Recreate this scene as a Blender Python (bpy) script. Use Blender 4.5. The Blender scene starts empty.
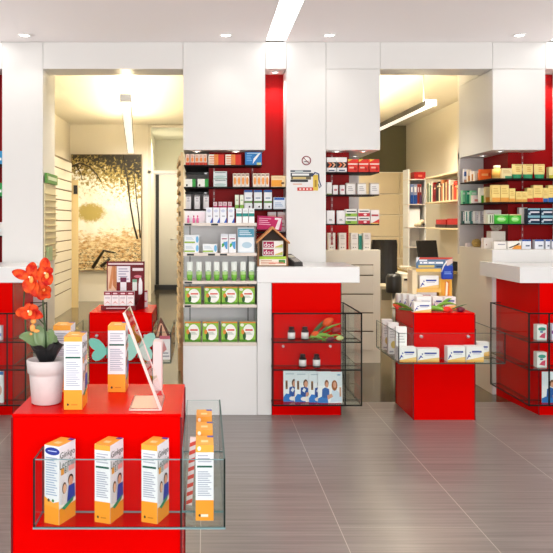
import bpy, math, random
from mathutils import Vector, Matrix, Euler
random.seed(7)
sc = bpy.context.scene
COL = sc.collection
F = 750.0; H = 1.4; VX = 205.0; VY = 221.0
def PX(x, Y): return (x - VX) * Y / F
def PH(y, Y): return H - (y - VY) * Y / F
def s2l(c): return c/12.92 if c <= 0.04045 else ((c+0.055)/1.055)**2.4
def rgb(h):
    h = h.lstrip('#')
    return tuple(s2l(int(h[i:i+2], 16)/255) for i in (0, 2, 4))
# ---------------------------------------------------------------- materials
MATS = {}
def mat(name, col=(.8, .8, .8), rough=.5, metal=0, coat=0, spec=.5, emit=None, es=0, noise=0, nscale=8):
    if name in MATS: return MATS[name]
    m = bpy.data.materials.new(name); m.use_nodes = True
    nt = m.node_tree; b = nt.nodes['Principled BSDF']
    b.inputs['Base Color'].default_value = (*col, 1)
    b.inputs['Roughness'].default_value = rough
    b.inputs['Metallic'].default_value = metal
    b.inputs['Coat Weight'].default_value = coat
    b.inputs['Specular IOR Level'].default_value = spec
    if emit:
        b.inputs['Emission Color'].default_value = (*emit, 1)
        b.inputs['Emission Strength'].default_value = es
    if noise:
        tc = nt.nodes.new('ShaderNodeTexCoord'); n = nt.nodes.new('ShaderNodeTexNoise')
        n.inputs['Scale'].default_value = nscale; n.inputs['Detail'].default_value = 4
        mr = nt.nodes.new('ShaderNodeMapRange')
        mr.inputs['To Min'].default_value = 1-noise; mr.inputs['To Max'].default_value = 1+noise
        mx = nt.nodes.new('ShaderNodeVectorMath'); mx.operation = 'SCALE'
        mx.inputs[0].default_value = col
        nt.links.new(tc.outputs['Object'], n.inputs['Vector'])
        nt.links.new(n.outputs['Fac'], mr.inputs['Value'])
        nt.links.new(mr.outputs['Result'], mx.inputs['Scale'])
        nt.links.new(mx.outputs[0], b.inputs['Base Color'])
    MATS[name] = m
    return m
def C(h, rough=.45):
    """plain printed / painted colour with a whisper of procedural variation"""
    return mat('print_'+h.lstrip('#'), rgb(h), rough, spec=.25, noise=.03, nscale=30)
def glass(name, tint, ior=1.22, gr=.02):
    m = bpy.data.materials.new(name); m.use_nodes = True
    nt = m.node_tree; nt.nodes.clear()
    o = nt.nodes.new('ShaderNodeOutputMaterial'); mx = nt.nodes.new('ShaderNodeMixShader')
    t = nt.nodes.new('ShaderNodeBsdfTransparent'); g = nt.nodes.new('ShaderNodeBsdfGlossy')
    f = nt.nodes.new('ShaderNodeFresnel'); f.inputs['IOR'].default_value = ior
    t.inputs['Color'].default_value = (*tint, 1); g.inputs['Roughness'].default_value = gr
    # reflect on the outer face only: the far face of a thin pane would otherwise act as a mirror
    ge = nt.nodes.new('ShaderNodeNewGeometry'); inv = nt.nodes.new('ShaderNodeMath'); inv.operation = 'SUBTRACT'; inv.inputs[0].default_value = 1
    mu = nt.nodes.new('ShaderNodeMath'); mu.operation = 'MULTIPLY'
    nt.links.new(ge.outputs['Backfacing'], inv.inputs[1]); nt.links.new(inv.outputs[0], mu.inputs[0]); nt.links.new(f.outputs[0], mu.inputs[1])
    nt.links.new(mu.outputs[0], mx.inputs[0]); nt.links.new(t.outputs[0], mx.inputs[1])
    nt.links.new(g.outputs[0], mx.inputs[2]); nt.links.new(mx.outputs[0], o.inputs[0])
    MATS[name] = m; return m
M_WHITE = mat('white_lacquer', (.74, .73, .71), .35, noise=.01, nscale=2)
M_CREAM = mat('cream_lacquer', (.78, .72, .60), .4, noise=.015, nscale=2)
M_CEIL = mat('ceiling_paint', (.90, .86, .86), .8, noise=.01, nscale=1)
M_RWALL = mat('rear_wall_paint', (.88, .82, .70), .7, noise=.02, nscale=1)
M_RCEIL = mat('rear_ceiling_paint', (.86, .81, .70), .8, noise=.01, nscale=1)
M_OLIVE = mat('olive_grey_wall', (.16, .15, .09), .6, noise=.05, nscale=2)  # even dark olive grey for the rear right wall
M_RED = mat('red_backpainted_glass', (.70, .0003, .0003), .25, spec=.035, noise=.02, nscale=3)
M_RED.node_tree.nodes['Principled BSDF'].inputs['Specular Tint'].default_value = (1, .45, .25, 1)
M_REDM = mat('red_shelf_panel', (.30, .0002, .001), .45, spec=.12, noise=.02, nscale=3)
M_DARKRED = mat('plum_red_print', rgb('6c0612'), .4, spec=.2, noise=.03)
M_COUNTER = mat('white_solid_surface', (.80, .80, .79), .25, noise=.01, nscale=3)
M_BLACK = mat('black_plastic', (.012, .012, .013), .35, noise=.1)
M_FRAME = mat('dark_glass_edge', (.008, .012, .011), .5, spec=.1, noise=.05)
M_GEDGE = mat('green_glass_edge', (.03, .075, .065), .35, spec=.2, noise=.05)
M_BEDGE = mat('teal_glass_edge', (.18, .30, .32), .12, noise=.05)
M_SHELFW = mat('pale_shelf_board', (.74, .66, .58), .4, noise=.03)
M_SHELFB = mat('smoked_shelf_glass', (.010, .007, .008), .5, spec=.12, noise=.05)
M_GREYP = mat('grey_back_panel', (.56, .53, .51), .5, noise=.02)
M_BACKW = mat('white_back_panel', (.72, .72, .74), .5, noise=.02)
M_METAL = mat('brushed_metal', (.6, .6, .6), .3, 1, noise=.05)
M_SLAT = mat('birch_slat', (.80, .66, .42), .5, noise=.06, nscale=12)
M_SCREEN = mat('golden_birch', (.74, .54, .27), .5, noise=.03, nscale=6)
M_SLATD = mat('groove_shadow_gap', (.18, .13, .07), .6, noise=.05)
M_WOOD = mat('brown_wood', rgb('8a5a28'), .5, noise=.2, nscale=25)
M_LAMP = mat('lamp_glow', (1, 1, 1), .5, emit=(1, .97, .92), es=9)
M_STRIP = mat('ceiling_strip_glow', (1, 1, 1), .5, emit=(1, .98, .95), es=5)
M_TUBE = mat('fluorescent_glow', (1, 1, 1), .5, emit=(1, .95, .85), es=.8)
M_TUBEUP = mat('uplight_glow', (1, 1, 1), .5, emit=(1, .83, .50), es=60)
M_ALU = mat('lamp_housing', (.10, .095, .08), .4, .4, noise=.03)
M_GLASS = glass('clear_glass', (.955, .972, .965))
M_GLASSB = glass('clear_shelf_glass', (.89, .935, .92))
M_ACRYL = glass('clear_acrylic', (.985, .97, .97))
M_ACEDGE = mat('acrylic_edge', (.80, .58, .54), .3, noise=.03)
M_PINKAC = mat('pinkish_paper', (.80, .62, .62), .5, noise=.03)
M_LEAF = mat('leaf_green', rgb('4f6f35'), .4, noise=.25, nscale=30)
M_LEAFP = mat('orchid_leaf', rgb('70895a'), .35, noise=.2, nscale=25)
M_LEAFB = mat('bright_leaf', rgb('7fb03a'), .4, noise=.25, nscale=30)
M_STEM = mat('dark_stem', rgb('2f4a22'), .5, noise=.1)
M_PETAL = mat('orchid_petal', rgb('d81c08'), .55, spec=.2)
def _petal():
    nt = M_PETAL.node_tree; b = nt.nodes['Principled BSDF']; tc = nt.nodes.new('ShaderNodeTexCoord'); n = nt.nodes.new('ShaderNodeTexNoise'); n.inputs['Scale'].default_value = 38; n.inputs['Detail'].default_value = 3
    cr = nt.nodes.new('ShaderNodeValToRGB'); cr.color_ramp.elements[0].position = .38; cr.color_ramp.elements[0].color = (*rgb('b81004'), 1); cr.color_ramp.elements[1].position = .68; cr.color_ramp.elements[1].color = (*rgb('ee5a20'), 1)
    nt.links.new(tc.outputs['Object'], n.inputs['Vector']); nt.links.new(n.outputs['Fac'], cr.inputs[0]); nt.links.new(cr.outputs[0], b.inputs['Base Color'])
_petal()
M_PETALO = mat('orchid_lip', rgb('f2a050'), .45, noise=.2, nscale=40)
M_POT = mat('whitewashed_pot', (.66, .59, .58), .75, noise=.12, nscale=18)
M_SOIL = mat('dark_soil', rgb('241a12'), .9, noise=.5, nscale=80)
M_TEAL = mat('butterfly_teal', rgb('7fd0c0'), .5, noise=.08, nscale=20)
M_LABELBLK = mat('black_price_label', rgb('14181c'), .5, noise=.05)

def floor_mat(name, c1, c2, grout, rough):
    m = bpy.data.materials.new(name); m.use_nodes = True
    nt = m.node_tree; b = nt.nodes['Principled BSDF']; L = nt.links.new
    tc = nt.nodes.new('ShaderNodeTexCoord')
    mp = nt.nodes.new('ShaderNodeMapping'); mp.inputs['Scale'].default_value = (.7, 26, 1)
    n = nt.nodes.new('ShaderNodeTexNoise'); n.inputs['Scale'].default_value = 1.6; n.inputs['Detail'].default_value = 7; n.inputs['Roughness'].default_value = .65
    L(tc.outputs['Object'], mp.inputs['Vector']); L(mp.outputs[0], n.inputs['Vector'])
    cr = nt.nodes.new('ShaderNodeValToRGB')
    cr.color_ramp.elements[0].position = .30; cr.color_ramp.elements[0].color = (*c1, 1)
    cr.color_ramp.elements[1].position = .68; cr.color_ramp.elements[1].color = (*c2, 1)
    L(n.outputs['Fac'], cr.inputs['Fac'])
    # tiles: brick rows run along world Y
    sx = nt.nodes.new('ShaderNodeSeparateXYZ'); cx = nt.nodes.new('ShaderNodeCombineXYZ')
    L(tc.outputs['Object'], sx.inputs[0])
    ax = nt.nodes.new('ShaderNodeMath'); ax.operation = 'ADD'; ax.inputs[1].default_value = .02 + .634*20
    ay = nt.nodes.new('ShaderNodeMath'); ay.operation = 'ADD'; ay.inputs[1].default_value = 1.1*20 - 3.43
    L(sx.outputs['X'], ax.inputs[0]); L(sx.outputs['Y'], ay.inputs[0])
    L(ay.outputs[0], cx.inputs['X']); L(ax.outputs[0], cx.inputs['Y'])
    br = nt.nodes.new('ShaderNodeTexBrick')
    br.offset = .36; br.offset_frequency = 2; br.squash = 1
    br.inputs['Scale'].default_value = 1; br.inputs['Brick Width'].default_value = 1.1; br.inputs['Row Height'].default_value = .634
    br.inputs['Mortar Size'].default_value = .0018; br.inputs['Mortar Smooth'].default_value = .1; br.inputs['Bias'].default_value = 0
    br.inputs['Color1'].default_value = (.93, .93, .93, 1); br.inputs['Color2'].default_value = (1.07, 1.05, 1.04, 1)
    br.inputs['Mortar'].default_value = (1, 1, 1, 1)
    L(cx.outputs[0], br.inputs['Vector'])
    mul = nt.nodes.new('ShaderNodeMixRGB'); mul.blend_type = 'MULTIPLY'; mul.inputs[0].default_value = 1
    L(cr.outputs[0], mul.inputs[1]); L(br.outputs['Color'], mul.inputs[2])
    mx = nt.nodes.new('ShaderNodeMixRGB'); mx.inputs[2].default_value = (*grout, 1)
    L(br.outputs['Fac'], mx.inputs[0]); L(mul.outputs[0], mx.inputs[1]); L(mx.outputs[0], b.inputs['Base Color'])
    b.inputs['Roughness'].default_value = rough
    MATS[name] = m; return m
M_FLOOR = floor_mat('taupe_porcelain_tile', rgb('6e6763'), rgb('918986'), rgb('bdb4ae'), .30)
M_FLOORR = floor_mat('olive_polished_tile', rgb('433b2a'), rgb('5e543f'), rgb('6e644e'), .12)

def mural_mat():
    m = bpy.data.materials.new('lake_photo_mural'); m.use_nodes = True
    nt = m.node_tree; b = nt.nodes['Principled BSDF']; L = nt.links.new
    tc = nt.nodes.new('ShaderNodeTexCoord'); sp = nt.nodes.new('ShaderNodeSeparateXYZ')
    L(tc.outputs['Generated'], sp.inputs[0])
    def noise(scale, detail=6, sy=1.0, rough=.7):
        mp = nt.nodes.new('ShaderNodeMapping'); mp.inputs['Scale'].default_value = (1, 1, 1.7*sy)
        n = nt.nodes.new('ShaderNodeTexNoise'); n.inputs['Scale'].default_value = scale; n.inputs['Detail'].default_value = detail; n.inputs['Roughness'].default_value = rough
        L(tc.outputs['Generated'], mp.inputs[0]); L(mp.outputs[0], n.inputs['Vector']); return n.outputs['Fac']
    def math_(op, a, bb):
        n = nt.nodes.new('ShaderNodeMath'); n.operation = op
        for i, v in enumerate((a, bb)):
            if isinstance(v, (int, float)): n.inputs[i].default_value = v
            else: L(v, n.inputs[i])
        return n.outputs[0]
    def mix(fac, a, bb):
        n = nt.nodes.new('ShaderNodeMixRGB'); L(fac, n.inputs[0])
        for i, v in ((1, a), (2, bb)):
            if isinstance(v, tuple): n.inputs[i].default_value = (*v, 1)
            else: L(v, n.inputs[i])
        return n.outputs[0]
    def ramp(v, a, c):
        n = nt.nodes.new('ShaderNodeMapRange'); n.inputs['From Min'].default_value = a; n.inputs['From Max'].default_value = c
        L(v, n.inputs['Value']); return n.outputs[0]
    z = sp.outputs['Z']; x = sp.outputs['X']
    sky = mix(ramp(noise(5), .35, .7), rgb('fffef8'), rgb('fbf3d4'))
    # far shore bushes
    dz = math_('MULTIPLY', math_('SUBTRACT', z, .50), 11); dx = math_('MULTIPLY', math_('SUBTRACT', x, .27), 4.2); d = math_('ADD', math_('MULTIPLY', dz, dz), math_('MULTIPLY', dx, dx))
    bush = ramp(math_('ADD', d, math_('MULTIPLY', noise(22, 8, 1, .8), 2.6)), 2.35, 1.75)
    c = mix(bush, sky, rgb('b8a45c'))
    # canopy at the top and right
    top = math_('ADD', math_('ADD', math_('MULTIPLY', z, 1.0), math_('MULTIPLY', x, .16)), math_('MULTIPLY', noise(20, 8, 1, .75), 1.35))
    c = mix(ramp(top, 1.44, 1.54), c, rgb('a8924c'))
    c = mix(ramp(top, 1.58, 1.68), c, rgb('1c1709'))
    # banks
    bot = math_('ADD', math_('SUBTRACT', math_('MULTIPLY', x, .10), math_('MULTIPLY', z, 1.5)), math_('MULTIPLY', noise(11, 8, 2.0), .8))
    c = mix(ramp(bot, -.06, .03), c, mix(ramp(noise(9, 7, 2.5, .8), .42, .56), rgb('c08c48'), rgb('f4e2b4')))
    c = mix(ramp(noise(18, 8, 1.6, .8), .50, .58), c, mix(ramp(bot, .10, .22), c, rgb('352409')))
    L(c, b.inputs['Base Color']); b.inputs['Roughness'].default_value = .35
    MATS['mural'] = m; return m
M_MURAL = mural_mat()

# ---------------------------------------------------------------- mesh builder
class MB:
    def __init__(s): s.v = []; s.f = []; s.m = []; s.mats = []; s.sm = []
    def mi(s, m):
        if m not in s.mats: s.mats.append(m)
        return s.mats.index(m)
    def add(s, vs, fs, m, smooth=False):
        o = len(s.v); k = s.mi(m); s.v += [tuple(p) for p in vs]
        for f in fs: s.f.append([o+i for i in f]); s.m.append(k); s.sm.append(smooth)
        return s
    def box(s, x0, x1, y0, y1, z0, z1, m, rot=None, loc=None, front=None, top=None, side=None):
        vs = [Vector(p) for p in ((x0, y0, z0), (x1, y0, z0), (x1, y1, z0), (x0, y1, z0), (x0, y0, z1), (x1, y0, z1), (x1, y1, z1), (x0, y1, z1))]
        if rot is not None: vs = [rot @ p for p in vs]
        if loc is not None: vs = [p + Vector(loc) for p in vs]
        o = len(s.v); s.v += [tuple(p) for p in vs]
        for f, mm in (((0, 3, 2, 1), m), ((4, 5, 6, 7), top or m), ((0, 1, 5, 4), front or m), ((1, 2, 6, 5), side or m), ((2, 3, 7, 6), m), ((3, 0, 4, 7), side or m)):
            s.f.append([o+i for i in f]); s.m.append(s.mi(mm)); s.sm.append(False)
        return s
    def cbox(s, x0, x1, y0, y1, z0, z1, m, b=.003):
        """box with chamfered edges"""
        b = min(b, (x1-x0)*.3, (y1-y0)*.3, (z1-z0)*.3)
        vs = []; idx = {}
        for i, x in enumerate((x0, x1)):
            for j, y in enumerate((y0, y1)):
                for k, z in enumerate((z0, z1)):
                    sx = 1 if i == 0 else -1; sy = 1 if j == 0 else -1; sz = 1 if k == 0 else -1
                    idx[(i, j, k)] = len(vs)
                    vs += [(x, y+sy*b, z+sz*b), (x+sx*b, y, z+sz*b), (x+sx*b, y+sy*b, z)]
        fs = []
        for i in (0, 1): fs.append([idx[(i, j, k)] for j, k in ((0, 0), (1, 0), (1, 1), (0, 1))])
        for j in (0, 1): fs.append([idx[(i, j, k)]+1 for i, k in ((0, 0), (1, 0), (1, 1), (0, 1))])
        for k in (0, 1): fs.append([idx[(i, j, k)]+2 for i, j in ((0, 0), (1, 0), (1, 1), (0, 1))])
        for j in (0, 1):
            for k in (0, 1): a, c = idx[(0, j, k)], idx[(1, j, k)]; fs.append([a+1, c+1, c+2, a+2])
        for i in (0, 1):
            for k in (0, 1): a, c = idx[(i, 0, k)], idx[(i, 1, k)]; fs.append([a+0, c+0, c+2, a+2])
        for i in (0, 1):
            for j in (0, 1): a, c = idx[(i, j, 0)], idx[(i, j, 1)]; fs.append([a+0, c+0, c+1, a+1])
        for q in idx.values(): fs.append([q, q+1, q+2])
        cx, cy, cz = (x0+x1)/2, (y0+y1)/2, (z0+z1)/2
        out = []
        for f in fs:
            P = [Vector(vs[i]) for i in f]; n = (P[1]-P[0]).cross(P[2]-P[0]); cen = sum(P, Vector())/len(P)
            out.append(f if n.dot(cen-Vector((cx, cy, cz))) > 0 else f[::-1])
        return s.add(vs, out, m)
    def prism(s, pts, z0, z1, m, side=None):
        n = len(pts); vs = [(x, y, z0) for x, y in pts] + [(x, y, z1) for x, y in pts]
        s.add(vs, [list(range(n))[::-1], list(range(n, 2*n))], m)
        s.add(vs, [[i, (i+1) % n, n+(i+1) % n, n+i] for i in range(n)], side or m); return s
    def prismxz(s, pts, y0, y1, m):
        n = len(pts); vs = [(x, y0, z) for x, z in pts] + [(x, y1, z) for x, z in pts]
        return s.add(vs, [list(range(n)), list(range(n, 2*n))[::-1]] + [[i, n+i, n+(i+1) % n, (i+1) % n] for i in range(n)], m)
    def lathe(s, prof, m, cx=0, cy=0, seg=20, M=None):
        vs = []; fs = []
        for r, z in prof:
            for k in range(seg):
                a = 2*math.pi*k/seg; p = Vector((cx+r*math.cos(a), cy+r*math.sin(a), z))
                vs.append(M @ p if M is not None else p)
        for i in range(len(prof)-1):
            for k in range(seg):
                a = i*seg+k; b = i*seg+(k+1) % seg; fs.append([a, b, b+seg, a+seg])
        fs.append(list(range(seg))[::-1]); fs.append([(len(prof)-1)*seg+k for k in range(seg)])
        return s.add(vs, fs, m, True)
    def tube(s, pts, r, m, seg=8, r1=None):
        pts = [Vector(p) for p in pts]; n = len(pts); vs = []; fs = []
        for i, p in enumerate(pts):
            d = (pts[min(i+1, n-1)]-pts[max(i-1, 0)]).normalized()
            u = d.cross(Vector((0, 1, 0)) if abs(d.y) < .9 else Vector((1, 0, 0))).normalized(); w = d.cross(u)
            rr = r if r1 is None else r+(r1-r)*i/(n-1)
            for k in range(seg):
                a = 2*math.pi*k/seg; vs.append(p+u*rr*math.cos(a)+w*rr*math.sin(a))
        for i in range(n-1):
            for k in range(seg): a = i*seg+k; b = i*seg+(k+1) % seg; fs.append([a, b, b+seg, a+seg])
        fs.append(list(range(seg))[::-1]); fs.append([(n-1)*seg+k for k in range(seg)])
        return s.add(vs, fs, m, True)
    def sphere(s, c, r, m, seg=12, rings=8, sc3=(1, 1, 1), M=None):
        vs = []; fs = []
        for i in range(rings+1):
            t = math.pi*i/rings
            for k in range(seg):
                a = 2*math.pi*k/seg
                p = Vector((r*sc3[0]*math.sin(t)*math.cos(a), r*sc3[1]*math.sin(t)*math.sin(a), r*sc3[2]*math.cos(t)))
                if M is not None: p = M @ p
                vs.append(p+Vector(c))
        for i in range(rings):
            for k in range(seg): a = i*seg+k; b = i*seg+(k+1) % seg; fs.append([a, a+seg, b+seg, b])
        return s.add(vs, fs, m, True)
    def split(s, name, parent, loc=None, rot=None):
        """every connected piece becomes a part of its own"""
        par = list(range(len(s.v)))
        def find(a):
            while par[a] != a: par[a] = par[par[a]]; a = par[a]
            return a
        for f in s.f:
            for i in f[1:]: par[find(i)] = find(f[0])
        groups = {}
        for k, f in enumerate(s.f): groups.setdefault(find(f[0]), []).append(k)
        out = []
        for ks in groups.values():
            b = MB(); mp = {}
            for k in ks:
                g = []
                for i in s.f[k]:
                    if i not in mp: mp[i] = len(b.v); b.v.append(s.v[i])
                    g.append(mp[i])
                b.f.append(g); b.m.append(b.mi(s.mats[s.m[k]])); b.sm.append(s.sm[k])
            out.append(b.build(name, parent, loc, rot))
        return out
    def build(s, name, parent=None, loc=None, rot=None, recalc=True):
        me = bpy.data.meshes.new(name); me.from_pydata(s.v, [], s.f)
        for m in s.mats: me.materials.append(m)
        me.polygons.foreach_set('material_index', s.m); me.polygons.foreach_set('use_smooth', s.sm)
        me.update()
        ob = bpy.data.objects.new(name, me); COL.objects.link(ob)
        if loc is not None: ob.location = loc
        if rot is not None: ob.rotation_euler = rot
        if parent is not None: ob.parent = parent
        return ob
LABELS = {}
def tag(o, label, cat, group=None, kind=None):
    n = len(label.split())
    if label in LABELS or not 4 <= n <= 16: print('LABEL', n, label)
    LABELS[label] = 1
    o['label'] = label; o['category'] = cat
    if group: o['group'] = group
    if kind: o['kind'] = kind
    return o
def struct(name, mb, label=None):
    o = mb.build(name); o['kind'] = 'structure'
    if label: o['label'] = label
    return o
def empty(name, loc, rz=0):
    o = bpy.data.objects.new(name, None); COL.objects.link(o); o.location = loc; o.rotation_euler = (0, 0, rz); o.empty_display_size = .05
    return o
def copy_tree(o, parent=None):
    c = o.copy(); COL.objects.link(c); c.parent = parent
    for k in ('label', 'group', 'category'):
        if parent is None and k in c: del c[k]
    for ch in o.children: copy_tree(ch, c)
    return c
# ---------------------------------------------------------------- text & print
TG = {}
def text_geo(t):
    if t in TG: return TG[t]
    cu = bpy.data.curves.new('txt', 'FONT'); cu.body = t; cu.size = 1; cu.resolution_u = 2; cu.align_x = 'CENTER'
    ob = bpy.data.objects.new('txt', cu); COL.objects.link(ob)
    me = ob.to_mesh(); vs = [v.co.copy() for v in me.vertices]; fs = [list(p.vertices) for p in me.polygons]
    ob.to_mesh_clear(); bpy.data.objects.remove(ob); bpy.data.curves.remove(cu)
    if vs:
        x0 = min(v.x for v in vs); x1 = max(v.x for v in vs); y0 = min(v.y for v in vs); y1 = max(v.y for v in vs)
        vs = [((v.x-(x0+x1)/2)/max(x1-x0, 1e-6), (v.y-(y0+y1)/2)/max(y1-y0, 1e-6)) for v in vs]
    TG[t] = (vs, fs); return TG[t]
def paint(mb, des, O, U, V, N, eps=.0006):
    """print shapes on a face: O lower-left corner, U and V the full edges, N outward unit normal"""
    O, U, V, N = map(Vector, (O, U, V, N)); k = 0
    for d in des:
        k += 1; e = N*(eps+k*.00012)
        P = lambda a, b: O+U*a+V*b+e
        if d[0] == 'r':
            _, a0, b0, a1, b1, c = d; mb.add([P(a0, b0), P(a1, b0), P(a1, b1), P(a0, b1)], [[0, 1, 2, 3]], C(c))
        elif d[0] == 'e':
            _, a, b, ra, rb, c = d; n = 18
            mb.add([P(a+ra*math.cos(2*math.pi*i/n), b+rb*math.sin(2*math.pi*i/n)) for i in range(n)], [list(range(n))], C(c))
        elif d[0] == 'p':
            _, pts, c = d; mb.add([P(a, b) for a, b in pts], [list(range(len(pts)))], C(c))
        elif d[0] == 't':
            _, t, a, b, w, h, c = d; vs, fs = text_geo(t)
            mb.add([P(a+x*w, b+y*h) for x, y in vs], fs, C(c))
        elif d[0] == 'l':   # block of small print: n thin lines
            _, a0, b0, a1, b1, n, c = d
            for i in range(n):
                bb = b0+(b1-b0)*(i+.25)/n; hh = (b1-b0)/n*.42; aa = a1-(a1-a0)*(.25*((i*7) % 3)/2)
                mb.add([P(a0, bb), P(aa, bb), P(aa, bb+hh), P(a0, bb+hh)], [[0, 1, 2, 3]], C(c))
CART = {}
def carton(name, w, d, h, body, des, loc, rz=0, top=None, side=None, rdes=None, tdes=None, ldes=None):
    key = (name, round(w, 3), round(d, 3), round(h, 3), body, repr(des), top, side, repr(rdes), repr(tdes))
    if key in CART:
        o = CART[key].copy()
        for k in list(o.keys()): del o[k]
        COL.objects.link(o)
    else:
        m = MB(); m.box(-w/2, w/2, 0, d, 0, h, C(body), top=C(top) if top else None, side=C(side) if side else None)
        paint(m, des, (-w/2, 0, 0), (w, 0, 0), (0, 0, h), (0, -1, 0))
        if rdes: paint(m, rdes, (w/2, 0, 0), (0, d, 0), (0, 0, h), (1, 0, 0))
        if ldes: paint(m, ldes, (-w/2, d, 0), (0, -d, 0), (0, 0, h), (-1, 0, 0))
        if tdes: paint(m, tdes, (-w/2, 0, h), (w, 0, 0), (0, d, 0), (0, 0, 1))
        o = m.build(name); CART[key] = o
    o.location = loc; o.rotation_euler = (0, 0, rz)
    return o
ORD = ['first', 'second', 'third', 'fourth', 'fifth', 'sixth', 'seventh', 'eighth', 'ninth', 'tenth']
def place_label(desc, i, n, where):
    if n == 1: return f'{desc} {where}'
    if n == 2: return f"{'left' if i == 0 else 'right'} of two {desc} {where}"
    if i == 0: return f'leftmost of {desc} {where}'
    if i == n-1: return f'rightmost of {desc} {where}'
    return f'{ORD[i]} from left of {desc} {where}'
def row(name, xs, ytop, base, Y, d, body, des, desc, where, cat='box', group=None, top=None, side=None, ybot=None):
    """a row of like cartons whose front stands at depth Y on a surface of height base"""
    n = len(xs); wavg = sum(b-a for a, b in xs)/n
    for i, (a, b) in enumerate(xs):
        w = wavg*Y/F*.97; h = PH(ytop, Y)-base
        o = carton(name, w, d, h, body, des, (PX((a+b)/2, Y), Y, base+.0005), 0, top, side)
        tag(o, place_label(desc, i, n, where), cat, group or (f'{desc} {where}' if n > 1 else None))
def spot(x, y, z, tx, ty, tz, power, size=70, blend=.6, col=(1, .93, .84), r=.04):
    l = bpy.data.lights.new('spot_lamp', 'SPOT'); l.energy = power; l.spot_size = math.radians(size); l.spot_blend = blend; l.color = col; l.shadow_soft_size = r
    o = bpy.data.objects.new('spot_lamp', l); COL.objects.link(o); o.location = (x, y, z)
    o.rotation_euler = (Vector((tx, ty, tz))-Vector((x, y, z))).to_track_quat('-Z', 'Y').to_euler()
    return o
# ================================================================= SETTING
ZF = 6.05; CE = 2.844; LIN = 2.626; BX = 1.973
XL, XR = -5.6, 7.0
fx = lambda x: PX(x, ZF)
# floor
struct('floor', MB().box(XL, XR, -3.2, 5.80, -.1, 0, M_FLOOR))
struct('floor_rear', MB().box(XL, XR, 5.80, 16.4, -.1, 0, M_FLOORR))
# shop ceiling with recessed light strips left open
strips = [(-1.83, -1.655), (.484, .653), (2.76, 2.93)]
m = MB(); xs = [XL]
for a, b in strips: xs += [a, b]
xs.append(XR)
for i in range(0, len(xs), 2): m.box(xs[i], xs[i+1], -3.2, ZF+.3, CE, CE+.06, M_CEIL)
m.box(XL, XR, -3.2, ZF+.3, CE+.16, CE+.22, M_CEIL)
struct('ceiling', m)
for i, (a, b) in enumerate(strips):
    t = empty('ceiling_light_strip', ((a+b)/2, 2.2, CE))
    tag(t, ('long recessed white light strip in ceiling at left edge', 'long recessed white light strip in ceiling above middle red panel', 'long recessed white light strip in ceiling at right edge')[i], 'ceiling light', 'recessed ceiling light strips')
    w = (b-a)/2-.001
    MB().box(-w+.004, w-.004, -2.2-.0, ZF-2.2-.004, .012, .03, M_STRIP).build('diffuser', t)
    MB().box(-w, -w+.004, -2.2, ZF-2.2-.002, .0, .055, M_WHITE).box(w-.004, w, -2.2, ZF-2.2-.002, .0, .055, M_WHITE).build('trim_frame', t)
# rear ceiling
struct('ceiling_rear', MB().box(XL, XR, ZF+.27, 16.4, 3.08, 3.16, M_RCEIL))
struct('wall_left', MB().box(XL-.1, XL, -3.2, 16.4, 0, 3.1, M_WHITE))
for _x in (XL+.15, XR-.15): spot(_x, 5.5, 2.05, .5, 4.6, 3.5, 1150, 36, .5, (1, .96, .93), .1)  # added unseen uplights at the side walls, only to brighten the ceiling
struct('wall_right', MB().box(XR, XR+.1, -3.2, ZF, 0, 3.1, M_WHITE))
# shopfront behind the camera
m = MB().box(XL, XR, -3.3, -3.2, 2.6, 3.0, M_WHITE).box(XL, XR, -3.3, -3.2, 0, .12, M_WHITE)
for x in (XL, -2.5, .6, 3.8, XR-.12): m.box(x, x+.12, -3.3, -3.2, .12, 2.6, M_WHITE)
struct('wall_front', m)
# facade ------------------------------------------------------------
def panel(m, x0, x1, z0, z1, y0=ZF, y1=ZF+.24, mt=M_WHITE, g=.0015):
    m.box(x0+g, x1-g, y0, y1, z0+g, z1-g, mt)
m = MB()
XA0, XA1 = fx(2), fx(43); XB0, XB1 = fx(183), fx(265.3); XC0, XC1 = fx(286.3), fx(326)
XD1 = fx(380.2); XE1 = fx(492.6); XF1 = fx(545.3); XG = fx(566)
panel(m, XA0, XA1, 0, CE, y1=6.53)
panel(m, XA1, XB0, LIN, CE, y1=ZF+.27)
panel(m, XB0, XB1, BX, CE, y1=6.29)
panel(m, XB0, XB1, BX+.001, BX+.2, y0=6.29, y1=6.85)
m.box(XB0+.0015, XB0+.02, 6.29, 6.85, BX, CE, M_WHITE)
panel(m, XB1, XC0, LIN, CE)
panel(m, XC0, XC1, 0, CE)
panel(m, XC1, XD1, BX, LIN, y1=6.85); panel(m, XC1, XD1, LIN, CE, y1=6.85)
panel(m, XD1, XE1, LIN, CE, y1=ZF+.27)
panel(m, XE1, XF1, BX, LIN, y1=6.85); panel(m, XE1, XF1, LIN, CE, y1=6.85)
panel(m, XF1, XG, LIN, CE)
panel(m, XG, fx(720), 0, CE)
panel(m, fx(720), XR, 0, CE)
panel(m, fx(-18), XA0, LIN, CE); panel(m, fx(-100), fx(-18), BX, CE, y1=6.85); panel(m, XL, fx(-100), 0, CE)
struct('wall_facade', m)
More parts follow.
